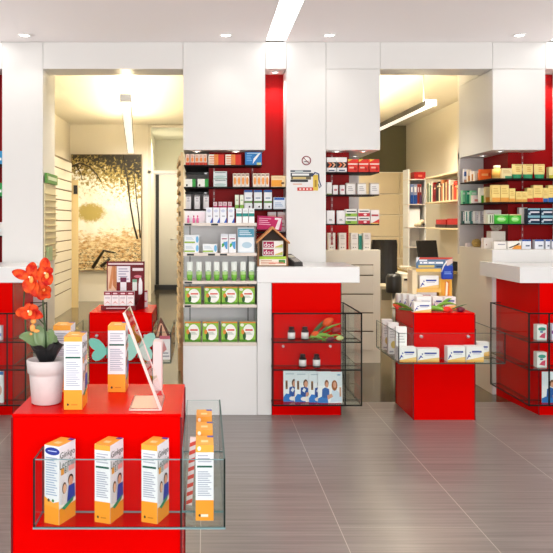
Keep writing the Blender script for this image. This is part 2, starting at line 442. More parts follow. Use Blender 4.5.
# wrapped niches: red core walls + grey end panels
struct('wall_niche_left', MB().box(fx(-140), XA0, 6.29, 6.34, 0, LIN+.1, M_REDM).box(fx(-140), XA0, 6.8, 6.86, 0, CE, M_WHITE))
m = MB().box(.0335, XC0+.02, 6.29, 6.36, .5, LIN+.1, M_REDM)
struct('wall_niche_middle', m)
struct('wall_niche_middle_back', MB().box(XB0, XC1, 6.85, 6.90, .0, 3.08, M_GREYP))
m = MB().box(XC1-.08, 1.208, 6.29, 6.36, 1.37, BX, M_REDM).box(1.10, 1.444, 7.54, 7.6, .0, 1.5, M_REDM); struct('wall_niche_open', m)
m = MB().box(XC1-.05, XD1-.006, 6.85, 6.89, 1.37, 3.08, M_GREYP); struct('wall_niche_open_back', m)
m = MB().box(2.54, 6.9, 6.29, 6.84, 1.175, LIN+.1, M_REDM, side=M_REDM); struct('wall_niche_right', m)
m = MB().box(XE1+.004, 2.56, 6.85, 6.90, 1.1, BX+.05, M_GREYP).box(XE1+.004, XR, 6.851, 6.90, 0, 1.1, M_CREAM).box(XE1+.004, XR, 6.85, 6.9, BX, 3.08, M_RWALL); struct('wall_niche_right_back', m)
# rear rooms ---------------------------------------------------------
RW = 13.06
struct('wall_rear_left', MB().box(XL, PX(148, RW), RW, RW+.12, 0, 3.08, M_RWALL).box(PX(148, RW), PX(205, RW), RW, RW+.12, PH(125, RW), 3.08, M_RWALL)
       .box(PX(184, RW), .3, RW, RW+.12, 0, PH(125, RW), M_RWALL))
struct('wall_divider', MB().box(.12, .24, 6.9, RW, 0, 3.08, M_RWALL))
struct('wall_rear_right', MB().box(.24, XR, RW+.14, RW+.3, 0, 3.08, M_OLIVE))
struct('wall_room_right', MB().box(3.54, 3.64, 6.9, RW+.14, 0, 3.08, M_RWALL))
struct('wall_room_left', MB().box(-2.45, -2.35, 6.9, RW, 0, 3.08, M_RWALL).box(-2.45, XA0, 6.56, 6.9, 0, 3.08, M_RWALL))
# corridor behind the left rear wall
struct('wall_corridor', MB().box(PX(146, RW)-.1, PX(146, RW), RW+.12, 16.3, 0, 3.08, M_RWALL).box(-.05, .05, RW+.12, 16.3, 0, 3.08, M_RWALL)
       .box(-1.4, .1, 15.5, 15.6, PH(171, 15.5), 3.08, M_RWALL))
YD = 13.02
# transom & door frame in the opening
m = MB(); a, b = PX(148, YD), PX(184, YD)
m.box(a, b, YD, YD+.12, PH(173.5, YD), PH(170.5, YD), M_WHITE)
m.box(a, a+.05, YD, YD+.12, 0, PH(125, YD), M_CREAM); m.box(a, b, YD, YD+.1, PH(127, YD), PH(125, YD), M_CREAM)
struct('trim_1', m)
m = MB().box(a+.05, b, YD+.05, YD+.058, PH(170, YD), PH(127.5, YD), M_GLASSB); struct('window_1', m)
d = struct('door_1', MB().cbox(PX(159, 15.3), PX(184, 15.3), 15.3, 15.35, .02, 2.35, mat('door_paint', (.58, .56, .50), .4, noise=.02)).box(PX(150, 15.3), PX(155.5, 15.3), 15.3, 15.35, 0, 2.35, MATS['door_paint'])
           .box(PX(155.5, 15.3), PX(159, 15.3), 15.33, 15.34, 0, 2.35, M_BLACK))
h = MB().tube([(PX(171, 15.2), 15.3, 1.03), (PX(171, 15.2), 15.2, 1.03), (PX(177, 15.2), 15.2, 1.03)], .014, M_METAL).build('door_handle', d)
struct('baseboard_corridor', MB().box(PX(148, 15.2), 0, 15.25, 15.3, 0, .1, M_BLACK))
# ceiling downlights
def downlight(name, x, y, z, r, label, group, e=9):
    t = empty(name, (x, y, z))
    MB().lathe([(r, 0), (r, -.006), (r*.8, -.008), (r*.74, -.002)], M_WHITE, seg=24).build('trim_ring', t)
    MB().lathe([(r*.72, -.004), (r*.3, -.0065)], M_LAMP, seg=20).build('lamp_lens', t)
    tag(t, label, 'spotlight', group)
    return t
YL = 5.82
for x, lb in ((-1.40, 'round recessed ceiling spotlight above the leftmost white column'), (.163, 'round recessed ceiling spotlight above the middle shelf box'),
              (.966, 'round recessed ceiling spotlight above the column with no-smoking sign'), (2.44, 'round recessed ceiling spotlight above the right shelf box')):
    downlight('ceiling_spotlight', x, YL, CE, .05, lb, 'ceiling spotlights'); spot(x, YL, CE-.02, x, YL+.04, 0, 4, 115, .8)
for x, y, z, lb in ((PX(197, 6.12), 6.14, BX, 'left spotlight under the middle white shelf box'), (PX(236, 6.12), 6.14, BX, 'right spotlight under the middle white shelf box'),
                    (PX(337, 6.12), 6.14, BX, 'left spotlight under the shelf box beside the open niche'), (PX(364, 6.12), 6.14, BX, 'right spotlight under the shelf box beside the open niche'),
                    (PX(356, 6.55), 6.6, BX, 'rear spotlight under the shelf box beside the open niche'),
                    (PX(501, 6.12), 6.14, BX, 'front spotlight under the right white shelf box'), (PX(483, 6.55), 6.55, BX, 'rear spotlight under the right white shelf box'),
                    (PX(274.5, 6.2), 6.17, LIN, 'spotlight above the tall red middle panel'), (PX(555, 6.2), 6.17, LIN, 'spotlight above the tall red right panel')):
    downlight('shelf_spotlight', x, y, z, .032, lb, 'small spotlights under the white boxes')
    spot(x, y, z-.02, x, y+.02, 0, 1.5 if z == BX else 15, 110, .5)
# added unseen spots nearer the shop front, there to brighten the shop
for y in (.6, 3.3):
    for x in (-3, -1.2, 1.4, 2.1, 4.2):
        spot(x, y, CE-.02, x, y, 0, 36, 130, .6, (1, .97, .93), .06)
# added area light behind the camera, standing in for window daylight
l = bpy.data.lights.new('added_front_fill', 'AREA'); l.shape = 'RECTANGLE'; l.size = 9; l.size_y = 2.3; l.energy = 400; l.color = (1, .985, .96)
o = bpy.data.objects.new('added_front_fill', l); COL.objects.link(o); o.location = (.5, -3.1, 1.45); o.rotation_euler = (math.radians(106), 0, 0)
# rear lamps ---------------------------------------------------------
def pendant(p0, p1, w, label):
    p0, p1 = Vector(p0), Vector(p1); d = p1-p0; L_ = d.length; a = math.atan2(d.y, d.x)-math.pi/2
    t = empty('pendant_lamp', p0, a); tag(t, label, 'lamp', 'linear pendant lamps in the rear rooms')
    MB().box(-w/2, -w/2+.006, .03, L_, 0, .05, M_ALU).box(w/2-.006, w/2, .03, L_, 0, .05, M_ALU).split('housing', t)
    MB().box(-w/2, w/2, 0, .03, -.004, .055, M_WHITE).box(-w/2, w/2, L_, L_+.03, -.004, .055, M_WHITE).split('end_cap', t)
    MB().box(-w/2+.006, w/2-.006, .03, L_, .002, .01, M_TUBE).build('diffuser', t)
    MB().box(-w/2+.006, w/2-.006, .03, L_, .036, .046, M_TUBEUP).split('uplight', t)
    m = MB()
    for k in (.05, .95): m.tube([(0, L_*k, .05), (0, L_*k, 3.08-p0.z)], .003, M_METAL, 6)
    m.split('wire', t)
pendant((-.71, 6.7, 2.48), (-1.18, 11.95, 2.48), .098, 'long linear pendant lamp hanging in the left back room near the mural')
pendant((2.115, 7.0, 2.48), (1.98, 11.6, 2.48), .1, 'long linear pendant lamp hanging in the right back room')
for x, y, pw in ((-.7, 8.6, 240), (-1.5, 10.2, 220), (-1.2, 12.2, 180), (2.3, 8.4, 250), (1.2, 10.0, 130), (2.7, 10.0, 190), (2.0, 12.0, 90), (-.8, 14.3, 200)):
    spot(x, y, 3.02, x, y, 0, pw, 150, .9, (1, .93, .80), .15)  # added unseen spots that brighten the back rooms and corridor
spot(1.5, 6.6, 2.98, 1.5, 7.6, .6, 90, 70, .8, (1, .94, .84), .1); spot(1.3, 6.75, 3.0, 2.4, 6.5, .2, 110, 70, .8, (1, .93, .80), .1); spot(-.6, 6.75, 3.0, -1.4, 6.4, .9, 60, 70, .8, (1, .93, .80), .1)  # the first is an added spot to brighten the drawer cabinet
spot(-.65, 6.9, 2.35, -.65, 7.6, 3.08, 40, 120, 1, (1, .88, .66), .1); spot(2.0, 6.9, 2.35, 2.0, 7.6, 3.08, 40, 120, 1, (1, .88, .66), .1)
# =============================================================== LEFT BACK ROOM
# slat wall
t = empty('slat_wall', (-2.15, 0, 0)); tag(t, 'cream slatted wall panel with dark grooves beside the mural', 'wall panel')
m = MB().box(-.06, -.012, 7.2, 12.1, 0, 2.36, M_SLATD); m.build('backing', t)
m = MB(); z = 0.33
m.cbox(-.012, 0, 7.2, 12.1, .0, z-.018, M_CREAM)
while z < 2.3: m.cbox(-.012, 0, 7.2, 12.1, z, min(z+.137, 2.36), M_CREAM, .002); z += .155
m.build('slat_board', t)
m = MB().box(-2.16, -2.05, 12.12, 12.16, 0, PH(180, 12.12), mat('bronze_panel', rgb('e2cc9a'), .35, noise=.05)); o = m.build('end_panel'); tag(o, 'narrow tan upright panel at the end of the slatted wall', 'panel')
o = MB().box(-.03, .03, 0, .03, 0, .14, M_BLACK).build('wall_switch', loc=(PX(75.3, 12.08), 12.085, PH(194, 12.1))); tag(o, 'small black switch box at the mural edge', 'switch')
# mural
t = empty('photo_mural', (PX(106.5, 13.0), 13.0, PH(270, 13.0))); tag(t, 'large framed mural of a lake with trees and rocks', 'picture')
w = PX(141, 13)-PX(72, 13); h = PH(155, 13)-PH(270, 13)
MB().box(-w/2, w/2, -.012, .02, 0, h, M_MURAL).build('print', t)
m = MB()
def vine(pts, r0, r1): m.tube([(-w/2+a*w, -.014, b*h) for a, b in pts], r0, mat('mural_branch', rgb('2c210e'), .5, noise=.2), 6, r1)
vine([(0, .90), (.12, .93), (.25, .9), (.36, .83), (.42, .77)], .016, .008); vine([(.05, .92), (.13, .84), (.15, .78)], .01, .005); vine([(.16, .93), (.1, .87), (.03, .86)], .009, .005)
vine([(.74, 1.0), (.80, .80), (.85, .55), (.90, .38), (.95, .27)], .010, .018); vine([(.90, .85), (.94, .6), (.97, .45), (.99, .28)], .008, .014)
vine([(.55, .10), (.42, .03)], .02, .03); vine([(.30, .02), (.46, .17), (.62, .15)], .03, .012)
m.build('painted_branches', t)
MB().box(-w/2-.012, -w/2, -.018, .02, -.012, h+.012, M_SLATD).box(w/2, w/2+.012, -.018, .02, -.012, h+.012, M_SLATD).box(-w/2, w/2, -.018, .02, -.012, 0, M_SLATD).box(-w/2, w/2, -.018, .02, h, h+.012, M_SLATD).build('frame', t)
# slatted side screen at the left of the middle shelves
p0 = Vector((-.186, 6.10, 0)); p1 = Vector((-.240, 7.04, 0)); a = math.atan2(p1.y-p0.y, p1.x-p0.x)-math.pi/2
t = empty('slatted_screen', p0, a); tag(t, 'birch slatted side screen left of the middle product shelves', 'screen')
L_ = (p1-p0).length
for y in (0, L_-.03): MB().box(-.012, .012, y, y+.03, 0, 1.96, M_SCREEN).build('post', t)
m = MB(); z = .33
while z < 1.93: m.cbox(-.026, -.006, -.01, L_, z, z+.042, M_SCREEN, .002); z += .082
m.build('slat', t)
MB().box(.0, .006, .03, L_-.03, .3, 1.95, M_SLATD).build('backing', t)
# leaflet rack on the left jamb
t = empty('leaflet_rack', (XA1, 6.06, 0)); tag(t, 'slatted leaflet rack with green header on the left column side', 'rack')
m = MB().box(.001, .010, .01, .46, PH(262, 6.1), PH(183, 6.1), C('e6dcb4')); m.build('back_board', t)
m = MB(); z = PH(262, 6.1)+.03
k = 0
while z < PH(188, 6.1): m.box(.010, .024, .01, .46, z, z+.006, C('b9ab78')); z += .052
m.build('rail', t)
o = MB().box(.010, .03, .01, .44, PH(183, 6.1), PH(173, 6.1), C('5c9440')).box(.030, .031, .05, .40, PH(179.5, 6.1), PH(176, 6.1), C('d9e8c8')).build('header_board', t)
o = MB().box(.012, .03, .06, .22, PH(262, 6.1)+.002, PH(247, 6.1), C('a7bd8a')).build('leaflet', t)
# =============================================================== COUNTERS
CT, CB, CZ = 1.068, .953, 5.41
def counter(x0, x1, px0, px1, label, loc_x, poly=None, pback=None):
    t = empty('sales_counter', (loc_x, CZ, 0)); tag(t, label, 'counter', 'white topped red sales counters')
    if poly: MB().prism([(a-loc_x, b-CZ) for a, b in poly], CB, CT, M_COUNTER).build('counter_top', t)
    else: MB().cbox(x0-loc_x, x1-loc_x, 0, ZF-CZ-.003, CB, CT, M_COUNTER, .004).build('counter_top', t)
    pb = px0 if pback is None else pback
    MB().prism([(px0-loc_x, .003), (px1-loc_x, .003), (px1-loc_x, ZF-CZ-.003), (pb-loc_x, ZF-CZ-.003)], .0, CB, M_RED).build('plinth', t)
    m = MB()
    for q in (px0, px1): m.box(q-loc_x-.003, q-loc_x+.003, -.0015, .003, 0, CB, M_DARKRED)
    m.split('edge_strip', t)
    return t
t = counter(.375, 1.117, .483, .981, 'white topped red sales counter in the middle beside white shelves', .7)
MB().cbox(.377-.7, .480-.7, 0, ZF-CZ-.003, 0, CB-.0005, M_COUNTER).build('end_panel', t)
counter(-2.6, -1.248, -2.5, -1.385, 'white topped red sales counter at the left edge behind the orchid', -2)
counter(2.272, 4.0, 2.409, 3.9, 'white topped red sales counter at the right edge', 3, [(2.272, CZ), (4, CZ), (4, ZF-.003), (XE1-.004, ZF-.003), (XE1-.004, 6.2), (2.272, 6.2)], 2.348)
# glass showcases
def pane(m, x0, x1, y0, y1, z0, z1, g=M_GLASS, e=M_FRAME, ew=.005, edges=True):
    """pane with dark edge faces"""
    dx, dy, dz = x1-x0, y1-y0, z1-z0; mn = min(dx, dy, dz)
    vs = [(x0, y0, z0), (x1, y0, z0), (x1, y1, z0), (x0, y1, z0), (x0, y0, z1), (x1, y0, z1), (x1, y1, z1), (x0, y1, z1)]
    F6 = {'z0': (0, 3, 2, 1), 'z1': (4, 5, 6, 7), 'y0': (0, 1, 5, 4), 'x1': (1, 2, 6, 5), 'y1': (2, 3, 7, 6), 'x0': (3, 0, 4, 7)}
    ax = 'x' if mn == dx else ('y' if mn == dy else 'z')
    for k, f in F6.items(): m.add(vs, [f], g if k[0] == ax else e)
    return m
def bar(m, a, b, r, mt):
    x0, y0, z0 = [min(p, q)-r for p, q in zip(a, b)]; x1, y1, z1 = [max(p, q)+r for p, q in zip(a, b)]
    m.box(x0, x1, y0, y1, z0, z1, mt)
def showcase(xa, xb, xin, side, label, y0=5.25, yb=5.95, xw=None):
    xw = xin if xw is None else xw
    """xa..xb front span; side=+1: wing wraps the right end, -1: the left end; xin is the plinth edge"""
    cx = (xa+xb)/2; t = empty('glass_showcase', (cx, y0, 0)); tag(t, label, 'showcase', 'three tier glass showcases on the counters')
    B, T = .109, .7525; s1, s2 = PH(342.3, y0), PH(370, y0)
    out = xb if side > 0 else xa; pf = 5.41
    X = lambda v: v-cx; Y = lambda v: v-y0
    xi = xw+side*.004
    for lab, z in (('bottom_panel', B), ('shelf', s1), ('shelf', s2)):
        m = MB()
        pane(m, X(xa), X(xb), 0, Y(pf)-.004, z-.004, z+.004, M_GLASSB)
        q0, q1 = sorted((xi, out)); pane(m, X(q0), X(q1), Y(pf), Y(yb), z-.004, z+.004, M_GLASSB)
        m.build(lab, t)
    m = MB(); pane(m, X(xa), X(xb), -.003, .003, B, T); m.build('front_pane', t)
    m = MB(); pane(m, X(out)-.003, X(out)+.003, 0, Y(yb), B, T); m.build('side_pane', t)
    q0, q1 = sorted((xi, out))
    m = MB(); pane(m, X(q0), X(q1), Y(yb)-.003, Y(yb)+.003, B, T); m.build('back_pane', t)
    m = MB(); r = .0045
    for z in (B, s1, s2, T): bar(m, (X(xa), 0, z), (X(xb), 0, z), r, M_FRAME)
    for x in (xa, xb, xin): bar(m, (X(x), 0, B), (X(x), 0, T), r, M_FRAME)
    for z in (B, T): bar(m, (X(out), 0, z), (X(out), Y(yb), z), r*.8, M_FRAME)
    for z in (s1, s2): bar(m, (X(out), 0, z), (X(out), Y(yb), z), r*.5, M_FRAME)
    bar(m, (X(out), Y(yb), B), (X(out), Y(yb), T), r, M_FRAME)
    for z in (B, T): bar(m, (X(xi), Y(yb), z), (X(out), Y(yb), z), r*.6, M_FRAME)
    m.split('edge_frame', t)
    fixx = [xa+.07, xa+.40] if xb-xa < .9 else ([xb-.2, xb-.52] if side > 0 else [xa+.24, xa+.57])
    if side > 0 and xb-xa < .9: fixx = [PX(283, y0), PX(330, y0)]
    for q in fixx:
        MB().lathe([(.009, 0), (.009, .02), (.006, .022)], M_METAL, seg=12, M=Matrix.Translation((X(q), -.002, s1-.026)) @ Matrix.Rotation(math.radians(90), 4, 'X')).split('fixing', t)
    return s1, s2, B
S1, S2, SB = showcase(PX(273, 5.25), PX(361.5, 5.25), .981, 1, 'glass showcase with tulips and leaflets on the middle red counter')
showcase(-2.4, PX(25.5, 5.25), -1.385, 1, 'glass showcase on the left edge counter behind the orchid')
showcase(PX(529, 5.25), 3.8, 2.409, -1, 'glass showcase on the right edge counter', xw=2.345)
# =============================================================== DISPLAY TABLES
def table(x0, x1, y0, y1, h, label):
    cx, cy = (x0+x1)/2, y0; t = empty('display_table', (cx, cy, 0)); tag(t, label, 'display table', 'red display tables with glass trays')
    w = (x1-x0)/2; d = y1-y0
    MB().box(-w+.002, w-.002, .002, d-.002, 0, h-.011, M_RED).build('plinth', t)
    MB().cbox(-w, w, 0, d, h-.010, h, M_RED, .0015).build('top_panel', t)
    m = MB()
    for sx in (-1, 1):
        for yy in (0, d): m.box(sx*w-.003, sx*w+.003, yy-.003, yy+.003, 0, h-.011, M_DARKRED)
    m.split('edge_strip', t)
def tray(xa, xb, px0, px1, y0, pf, yb, B, T, left, right, label, em, r=.003):
    cx = (xa+xb)/2; t = empty('glass_tray', (cx, y0, 0)); tag(t, label, 'glass tray', 'glass trays around the red tables')
    X = lambda v: v-cx; Y = lambda v: v-y0
    m = MB(); pane(m, X(xa), X(xb), 0, Y(pf)-.004, B-.006, B, M_GLASSB, em)
    if left: pane(m, X(xa), X(px0)-.004, Y(pf), Y(yb), B-.006, B, M_GLASSB, em)
    if right: pane(m, X(px1)+.004, X(xb), Y(pf), Y(yb), B-.006, B, M_GLASSB, em)
    m.build('tray_base', t)
    m = MB(); pane(m, X(xa), X(xb), -.003, .003, B, T, M_GLASS, em); m.build('front_pane', t)
    for s, on, q, p in ((-1, left, xa, px0-.004), (1, right, xb, px1+.004)):
        ye = yb if on else pf-.004
        m = MB(); pane(m, X(q)-.003, X(q)+.003, .003, Y(ye), B, T, M_GLASS, em)
        if on:
            a, b = sorted((q-s*.003, p)); pane(m, X(a), X(b), Y(yb)-.003, Y(yb)+.003, B, T, M_GLASS, em)
            pane(m, X(p)-.0, X(p)+.003, Y(pf), Y(yb), B, T, M_GLASS, em)
        m.build('side_pane', t)
    m = MB(); z = T
    bar(m, (X(xa), 0, T), (X(xb), 0, T), r*.45, em); bar(m, (X(xa), 0, B-.003), (X(xb), 0, B-.003), r, em)
    for s, on, q in ((-1, left, xa), (1, right, xb)):
        ye = yb if on else pf-.004
        for zz in (B-.003, T): bar(m, (X(q), 0, zz), (X(q), Y(ye), zz), r*.6, M_GEDGE if zz == T else em)
        bar(m, (X(q), 0, B), (X(q), 0, T), r*.9, M_FRAME); bar(m, (X(q), Y(ye), B), (X(q), Y(ye), T), r*.7, M_FRAME)
    if right and not left: bar(m, (X(px1)+.004, 0, B), (X(px1)+.004, 0, T), r*.9, M_FRAME)
    m.split('glass_edge', t)
    m = MB()
    for q in ((px0+(px1-px0)*.12, px0+(px1-px0)*.88) if left else ()):
        m.lathe([(.011, 0), (.011, .02), (.008, .023)], M_METAL, seg=12, M=Matrix.Translation((X(q), Y(pf)+.0, (B+T)/2+.05)) @ Matrix.Rotation(math.radians(90), 4, 'X'))
    if m.v: m.split('fixing', t)
TH = .754; TB, TT = .438, .645
table(-.646, -.080, 2.51, 2.97, TH, 'red display table in the left foreground holding the potted orchid')
tray(PX(34, 2.374), PX(224.5, 2.374), -.646, -.080, 2.374, 2.51, 3.16, .431, TT, False, True, 'glass tray with ginkgo cartons on the foreground red table', M_BEDGE)
table(1.467, 1.899, 5.276, 5.77, TH, 'red display table on the right with tulips and white boxes')
tray(1.313, 2.032, 1.467, 1.899, 5.08, 5.276, 5.74, TB, .64, True, True, 'glass tray with white boxes around the right red table', M_GEDGE)
table(-.817, -.372, 5.295, 5.80, TH, 'red display table behind the orchid table with dark red display')
tray(-.93, -.233, -.817, -.372, 5.10, 5.295, 5.72, TB, TT, True, True, 'glass tray with teal butterflies around the rear red table', M_GEDGE)
# =============================================================== MIDDLE WHITE SHELF UNIT
UX0, UX1 = -.159, .375
t = empty('shelf_unit', ((UX0+UX1)/2, 5.41, 0)); tag(t, 'white open shelf unit left of the middle counter', 'shelf unit'); uc = (UX0+UX1)/2; w = (UX1-UX0)/2-.001
MB().cbox(-w, w, 0, .33, 0, .500, M_COUNTER, .002).build('base_panel', t)
MB().box(-w, w, .31, .33, .5, 1.364, M_BACKW).build('back_panel', t)
WS = [1.386, 1.169, .967, .797, .523]
for z in WS: MB().cbox(-w, w-.001, 0, .308, z-.022, z, M_SHELFW, .0015).build('shelf', t)
for s in (-1, 1): MB().box(*( (-w, -w+.004) if s < 0 else (w-.004, w)), .004, .309, .524, 1.363, M_GLASSB).build('side_panel', t)
m = MB()
for x in (190, 248): m.box(PX(x, 5.72)-uc-.003, PX(x, 5.72)-uc+.003, .306, .31, .53, 1.36, M_BLACK)
m.split('slot_rail', t)
for x0, x1, z in ((184.5, 191.5, 0), (211, 218, 0), (187, 194, 1), (208, 215, 1), (220, 227, 1), (184.5, 192, 2), (184.5, 191, 3)):
    MB().box(PX(x0, 5.41)-uc, PX(x1, 5.41)-uc, -.003, -.0002, WS[z]-.018, WS[z]-.005, M_LABELBLK).build('price_label', t)
YU = 5.44
# --- designs
D_GREEN = [('r', 0, 0, 1, .12, '4f8a1e'), ('r', 0, .93, 1, 1, 'd98a3a'), ('e', .56, .48, .36, .40, 'f6f8f0'), ('e', .30, .30, .10, .20, '2c5a2a'), ('e', .2, .5, .1, .12, 'e08a3c'), ('r', .35, .55, .82, .63, 'd6452c'), ('l', .38, .36, .78, .50, 3, '9db0a0'), ('e', .16, .84, .12, .08, 'e8f0d8')]
GX = [(184.5, 201.5), (204, 221), (221.6, 237.7), (238.5, 254.8)]
row('soap_box', GX, 286.8, WS[3], YU, .06, '8fc045', D_GREEN, 'green round-window boxes', 'on the fourth white shelf', top='d8dfc0')
GX = [(184.3, 201), (202.5, 218.5), (221, 237.7), (239.4, 255.8)]
row('soap_box', GX, 321.8, WS[4], YU, .06, '8fc045', D_GREEN, 'green round-window boxes', 'on the bottom white shelf', top='d8dfc0')
# tubes
TX = [(186.8, 192.4), (196, 202), (205.5, 211), (214, 219.5), (222.4, 228), (231.5, 237), (240.5, 246), (249, 254.6)]
base = None
for i, (a, b) in enumerate(TX):
    if i == 0:
        t = empty('cream_tube', (0, 0, 0)); hh = PH(262, YU)-WS[2]; r = 2.9*YU/F
        m = MB(); n = 16; prof = [(r*.8, .02), (r, .035), (r, hh*.5)]
        m.lathe([(r*.75, .012), (r*.97, .02), (r, hh*.32)], C('7fc04c'), seg=16)
        vs = []; fs = []
        for j in range(5):
            q = j/4; z = hh*.32+(hh*.68)*q
            for k in range(16):
                an = 2*math.pi*k/16; vs.append((r*math.cos(an), r*math.sin(an)*(1-q*.93), z))
        for j in range(4):
            for k in range(16): fs.append([j*16+k, j*16+(k+1) % 16, (j+1)*16+(k+1) % 16, (j+1)*16+k])
        m.add(vs, fs[:16], C('b4d890'), True); m.add(vs, fs[16:], C('eef4ee'), True)
        m.box(-r*.5, r*.5, -r*1.02, -r*.9, hh*.5, hh*.56, C('a8c8b0')); m.build('tube_body', t)
        MB().lathe([(r*.8, 0), (r*.8, .014), (r*.7, .016)], C('5aa838'), seg=16).build('cap', t); base = t
    else: t = copy_tree(base)
    t.location = (PX((a+b)/2, YU), YU+.025, WS[2]); tag(t, place_label('white and green cream tubes', i, 8, 'on the third white shelf'), 'tube', 'white and green tubes on the third white shelf')
# shelf 2
D_TP = [('r', 0, .08, .72, .26, '9cc04a'), ('e', .88, .5, .10, .38, '6fb6e0'), ('l', .1, .45, .65, .8, 3, 'b8ccd8')]
yb2 = WS[1]; hb = .064
for i, (x, z) in enumerate(((191.7, 0), (191.7, 1), (210, 0))):
    o = carton('toothpaste_box', .105, .06, hb, 'eef2f4', D_TP, (PX(x, YU), YU, yb2+z*(hb+.001)+.0005))
    tag(o, ('white flat box with green stripe, bottom of the left stack on second shelf', 'white flat box with green stripe, top of the left stack on second shelf', 'single white flat box with green stripe beside the tall boxes')[i], 'box', 'white flat boxes with green stripe')
D_X = [('r', 0, .86, 1, 1, 'e0e4ea'), ('r', .15, .72, .85, .77, 'a03058'), ('p', [(.1, .3), (.3, .3), (.6, .55), (.45, .6)], '4aa848'), ('p', [(.9, .2), (.7, .2), (.35, .55), (.95, .62)], '4f9fd8'), ('e', .3, .42, .16, .08, '4aa848')]
row('tall_box', [(220.5, 228.3), (228.8, 236)], 234, yb2, YU, .045, 'f1f2f4', D_X, 'tall white boxes with green and blue swirl', 'on the second shelf')
row('wipes_pack', [(237.5, 254.6)], 227.5, yb2, YU+.02, .06, 'dfeaf2', [('r', .02, .62, .98, .95, '4f9cb8'), ('l', .1, .68, .85, .9, 3, 'e4f2fa'), ('r', .08, .05, .92, .58, 'eef4f8'), ('e', .55, .3, .3, .12, 'b8d4e4')], 'blue and white wipes pack', 'at the right end of second white shelf', cat='pack')
# shelf 1
row('carton', [(184.5, 206)], 211, WS[0], YU+.07, .07, 'f0eef0', [('r', .5, .1, .98, .9, 'f5e8ee')], 'wide plain white carton behind pink bottles', 'on the top white shelf')
for i, x in enumerate((188.2, 193.7, 197.6)):
    t = empty('small_bottle', (PX(x, YU), YU+.015, WS[0]))
    r = .009
    MB().lathe([(r, 0), (r, .03), (r*.4, .038), (r*.4, .044)], C('e878a8'), seg=12).build('bottle_body', t); MB().lathe([(r*.5, .044), (r*.5, .054)], C('b03060'), seg=10).build('cap', t)
    tag(t, place_label('small pink bottles', i, 3, 'at left of the top white shelf'), 'bottle', 'small pink bottles on the top white shelf')
row('carton', [(206, 212.5), (213, 219.6), (220, 226.6), (227.7, 234.5)], 207.6, WS[0], YU, .05, 'eef0f6', [('e', .45, .78, .3, .1, 'cfd4e8'), ('r', .3, .42, .75, .46, '505878'), ('p', [(.6, 0), (1, 0), (1, .35)], '2f62c0')], 'white cartons with blue corner', 'on the top white shelf')
row('carton', [(236.3, 241.8), (242.6, 248.2), (248.6, 254.5)], 208.4, WS[0], YU, .05, 'f2f5f5', [('r', 0, .44, 1, .66, '1f8f86'), ('l', .15, .75, .85, .92, 2, 'b8c0c0')], 'white cartons with teal band', 'on the top white shelf')
# =============================================================== NICHE SHELVES
def niche_shelf(pts, z, label):
    o = MB().prism(pts, z-.010, z, M_SHELFB).build('wall_shelf'); o.location = (0, 0, 0)
    tag(o, label, 'shelf', 'dark glass wall shelves'); return o
N1 = [1.854, 1.676, 1.497, 1.311]
L1 = XB0+.006
for z, xr, lb in ((N1[0], .46, 'top dark glass shelf of the middle niche'), (N1[1], XC0-.003, 'second dark glass shelf of the middle niche'), (N1[2], XC0-.003, 'third dark glass shelf of the middle niche')):
    niche_shelf([(L1, 6.07), (xr, 6.07), (xr, 6.287), (.030, 6.287), (.030, 6.83), (L1, 6.83)], z, lb)
niche_shelf([(.385, 6.07), (XC0-.003, 6.07), (XC0-.003, 6.287), (.385, 6.287)], N1[3], 'short dark shelf behind the wooden house display')
N2 = [1.797, 1.615, 1.376]
for z, lb in zip(N2, ('top dark glass shelf of the open niche', 'middle dark glass shelf of the open niche', 'lowest dark glass shelf of the open niche')):
    niche_shelf([(XC1+.003, 6.07), (XD1-.003, 6.07), (XD1-.003, 6.40), (1.212, 6.40), (1.212, 6.287), (XC1+.003, 6.287)], z, lb)
N3 = [1.746, 1.554, 1.377]
for z, lb in zip(N3, ('top dark glass shelf of the right niche', 'middle dark glass shelf of the right niche', 'lowest dark glass shelf of the right niche')):
    niche_shelf([(XE1+.006, 6.07), (4.6, 6.07), (4.6, 6.287), (2.537, 6.287), (2.537, 6.83), (XE1+.006, 6.83)], z, lb)
# shelf brackets and slotted rails
def rail(x, y, z0, z1, label):
    o = MB(); o.box(-.008, .008, 0, .008, 0, z1-z0, mat('rail_red', (.3, .004, .008), .4, noise=.05))
    z = .02
    while z < z1-z0-.03: o.box(-.003, .003, -.001, 0, z, z+.022, C('c8b0b0')); z += .05
    o = o.build('slotted_rail', loc=(x, y-.009, z0)); tag(o, label, 'rail', 'slotted shelf rails')
rail(PX(214, 6.28), 6.29, 1.2, 1.96, 'slotted shelf rail at left of the middle red niche wall'); rail(PX(252.5, 6.28), 6.29, 1.2, 1.96, 'slotted shelf rail at right of the middle red niche wall')
rail(PX(332, 6.28), 6.29, 1.2, 1.96, 'slotted shelf rail on the open niche red wall'); rail(PX(522.5, 6.28), 6.29, 1.2, 2.1, 'slotted shelf rail on the right niche red wall')
for zz, nm in zip((1.854, 1.676, 1.497), ('top', 'second', 'third')):
    m = MB(); m.box(-.1, .1, -.012, 0, -.028, -.010, M_BLACK); m.box(.075, .1, -.016, -.012, -.026, -.012, M_METAL)
    o = m.build('shelf_bracket', loc=(PX(196, 6.8), 6.85, zz-.001)); tag(o, f'black bracket on grey panel under the {nm} middle niche shelf', 'bracket', 'shelf brackets on the grey niche panel')
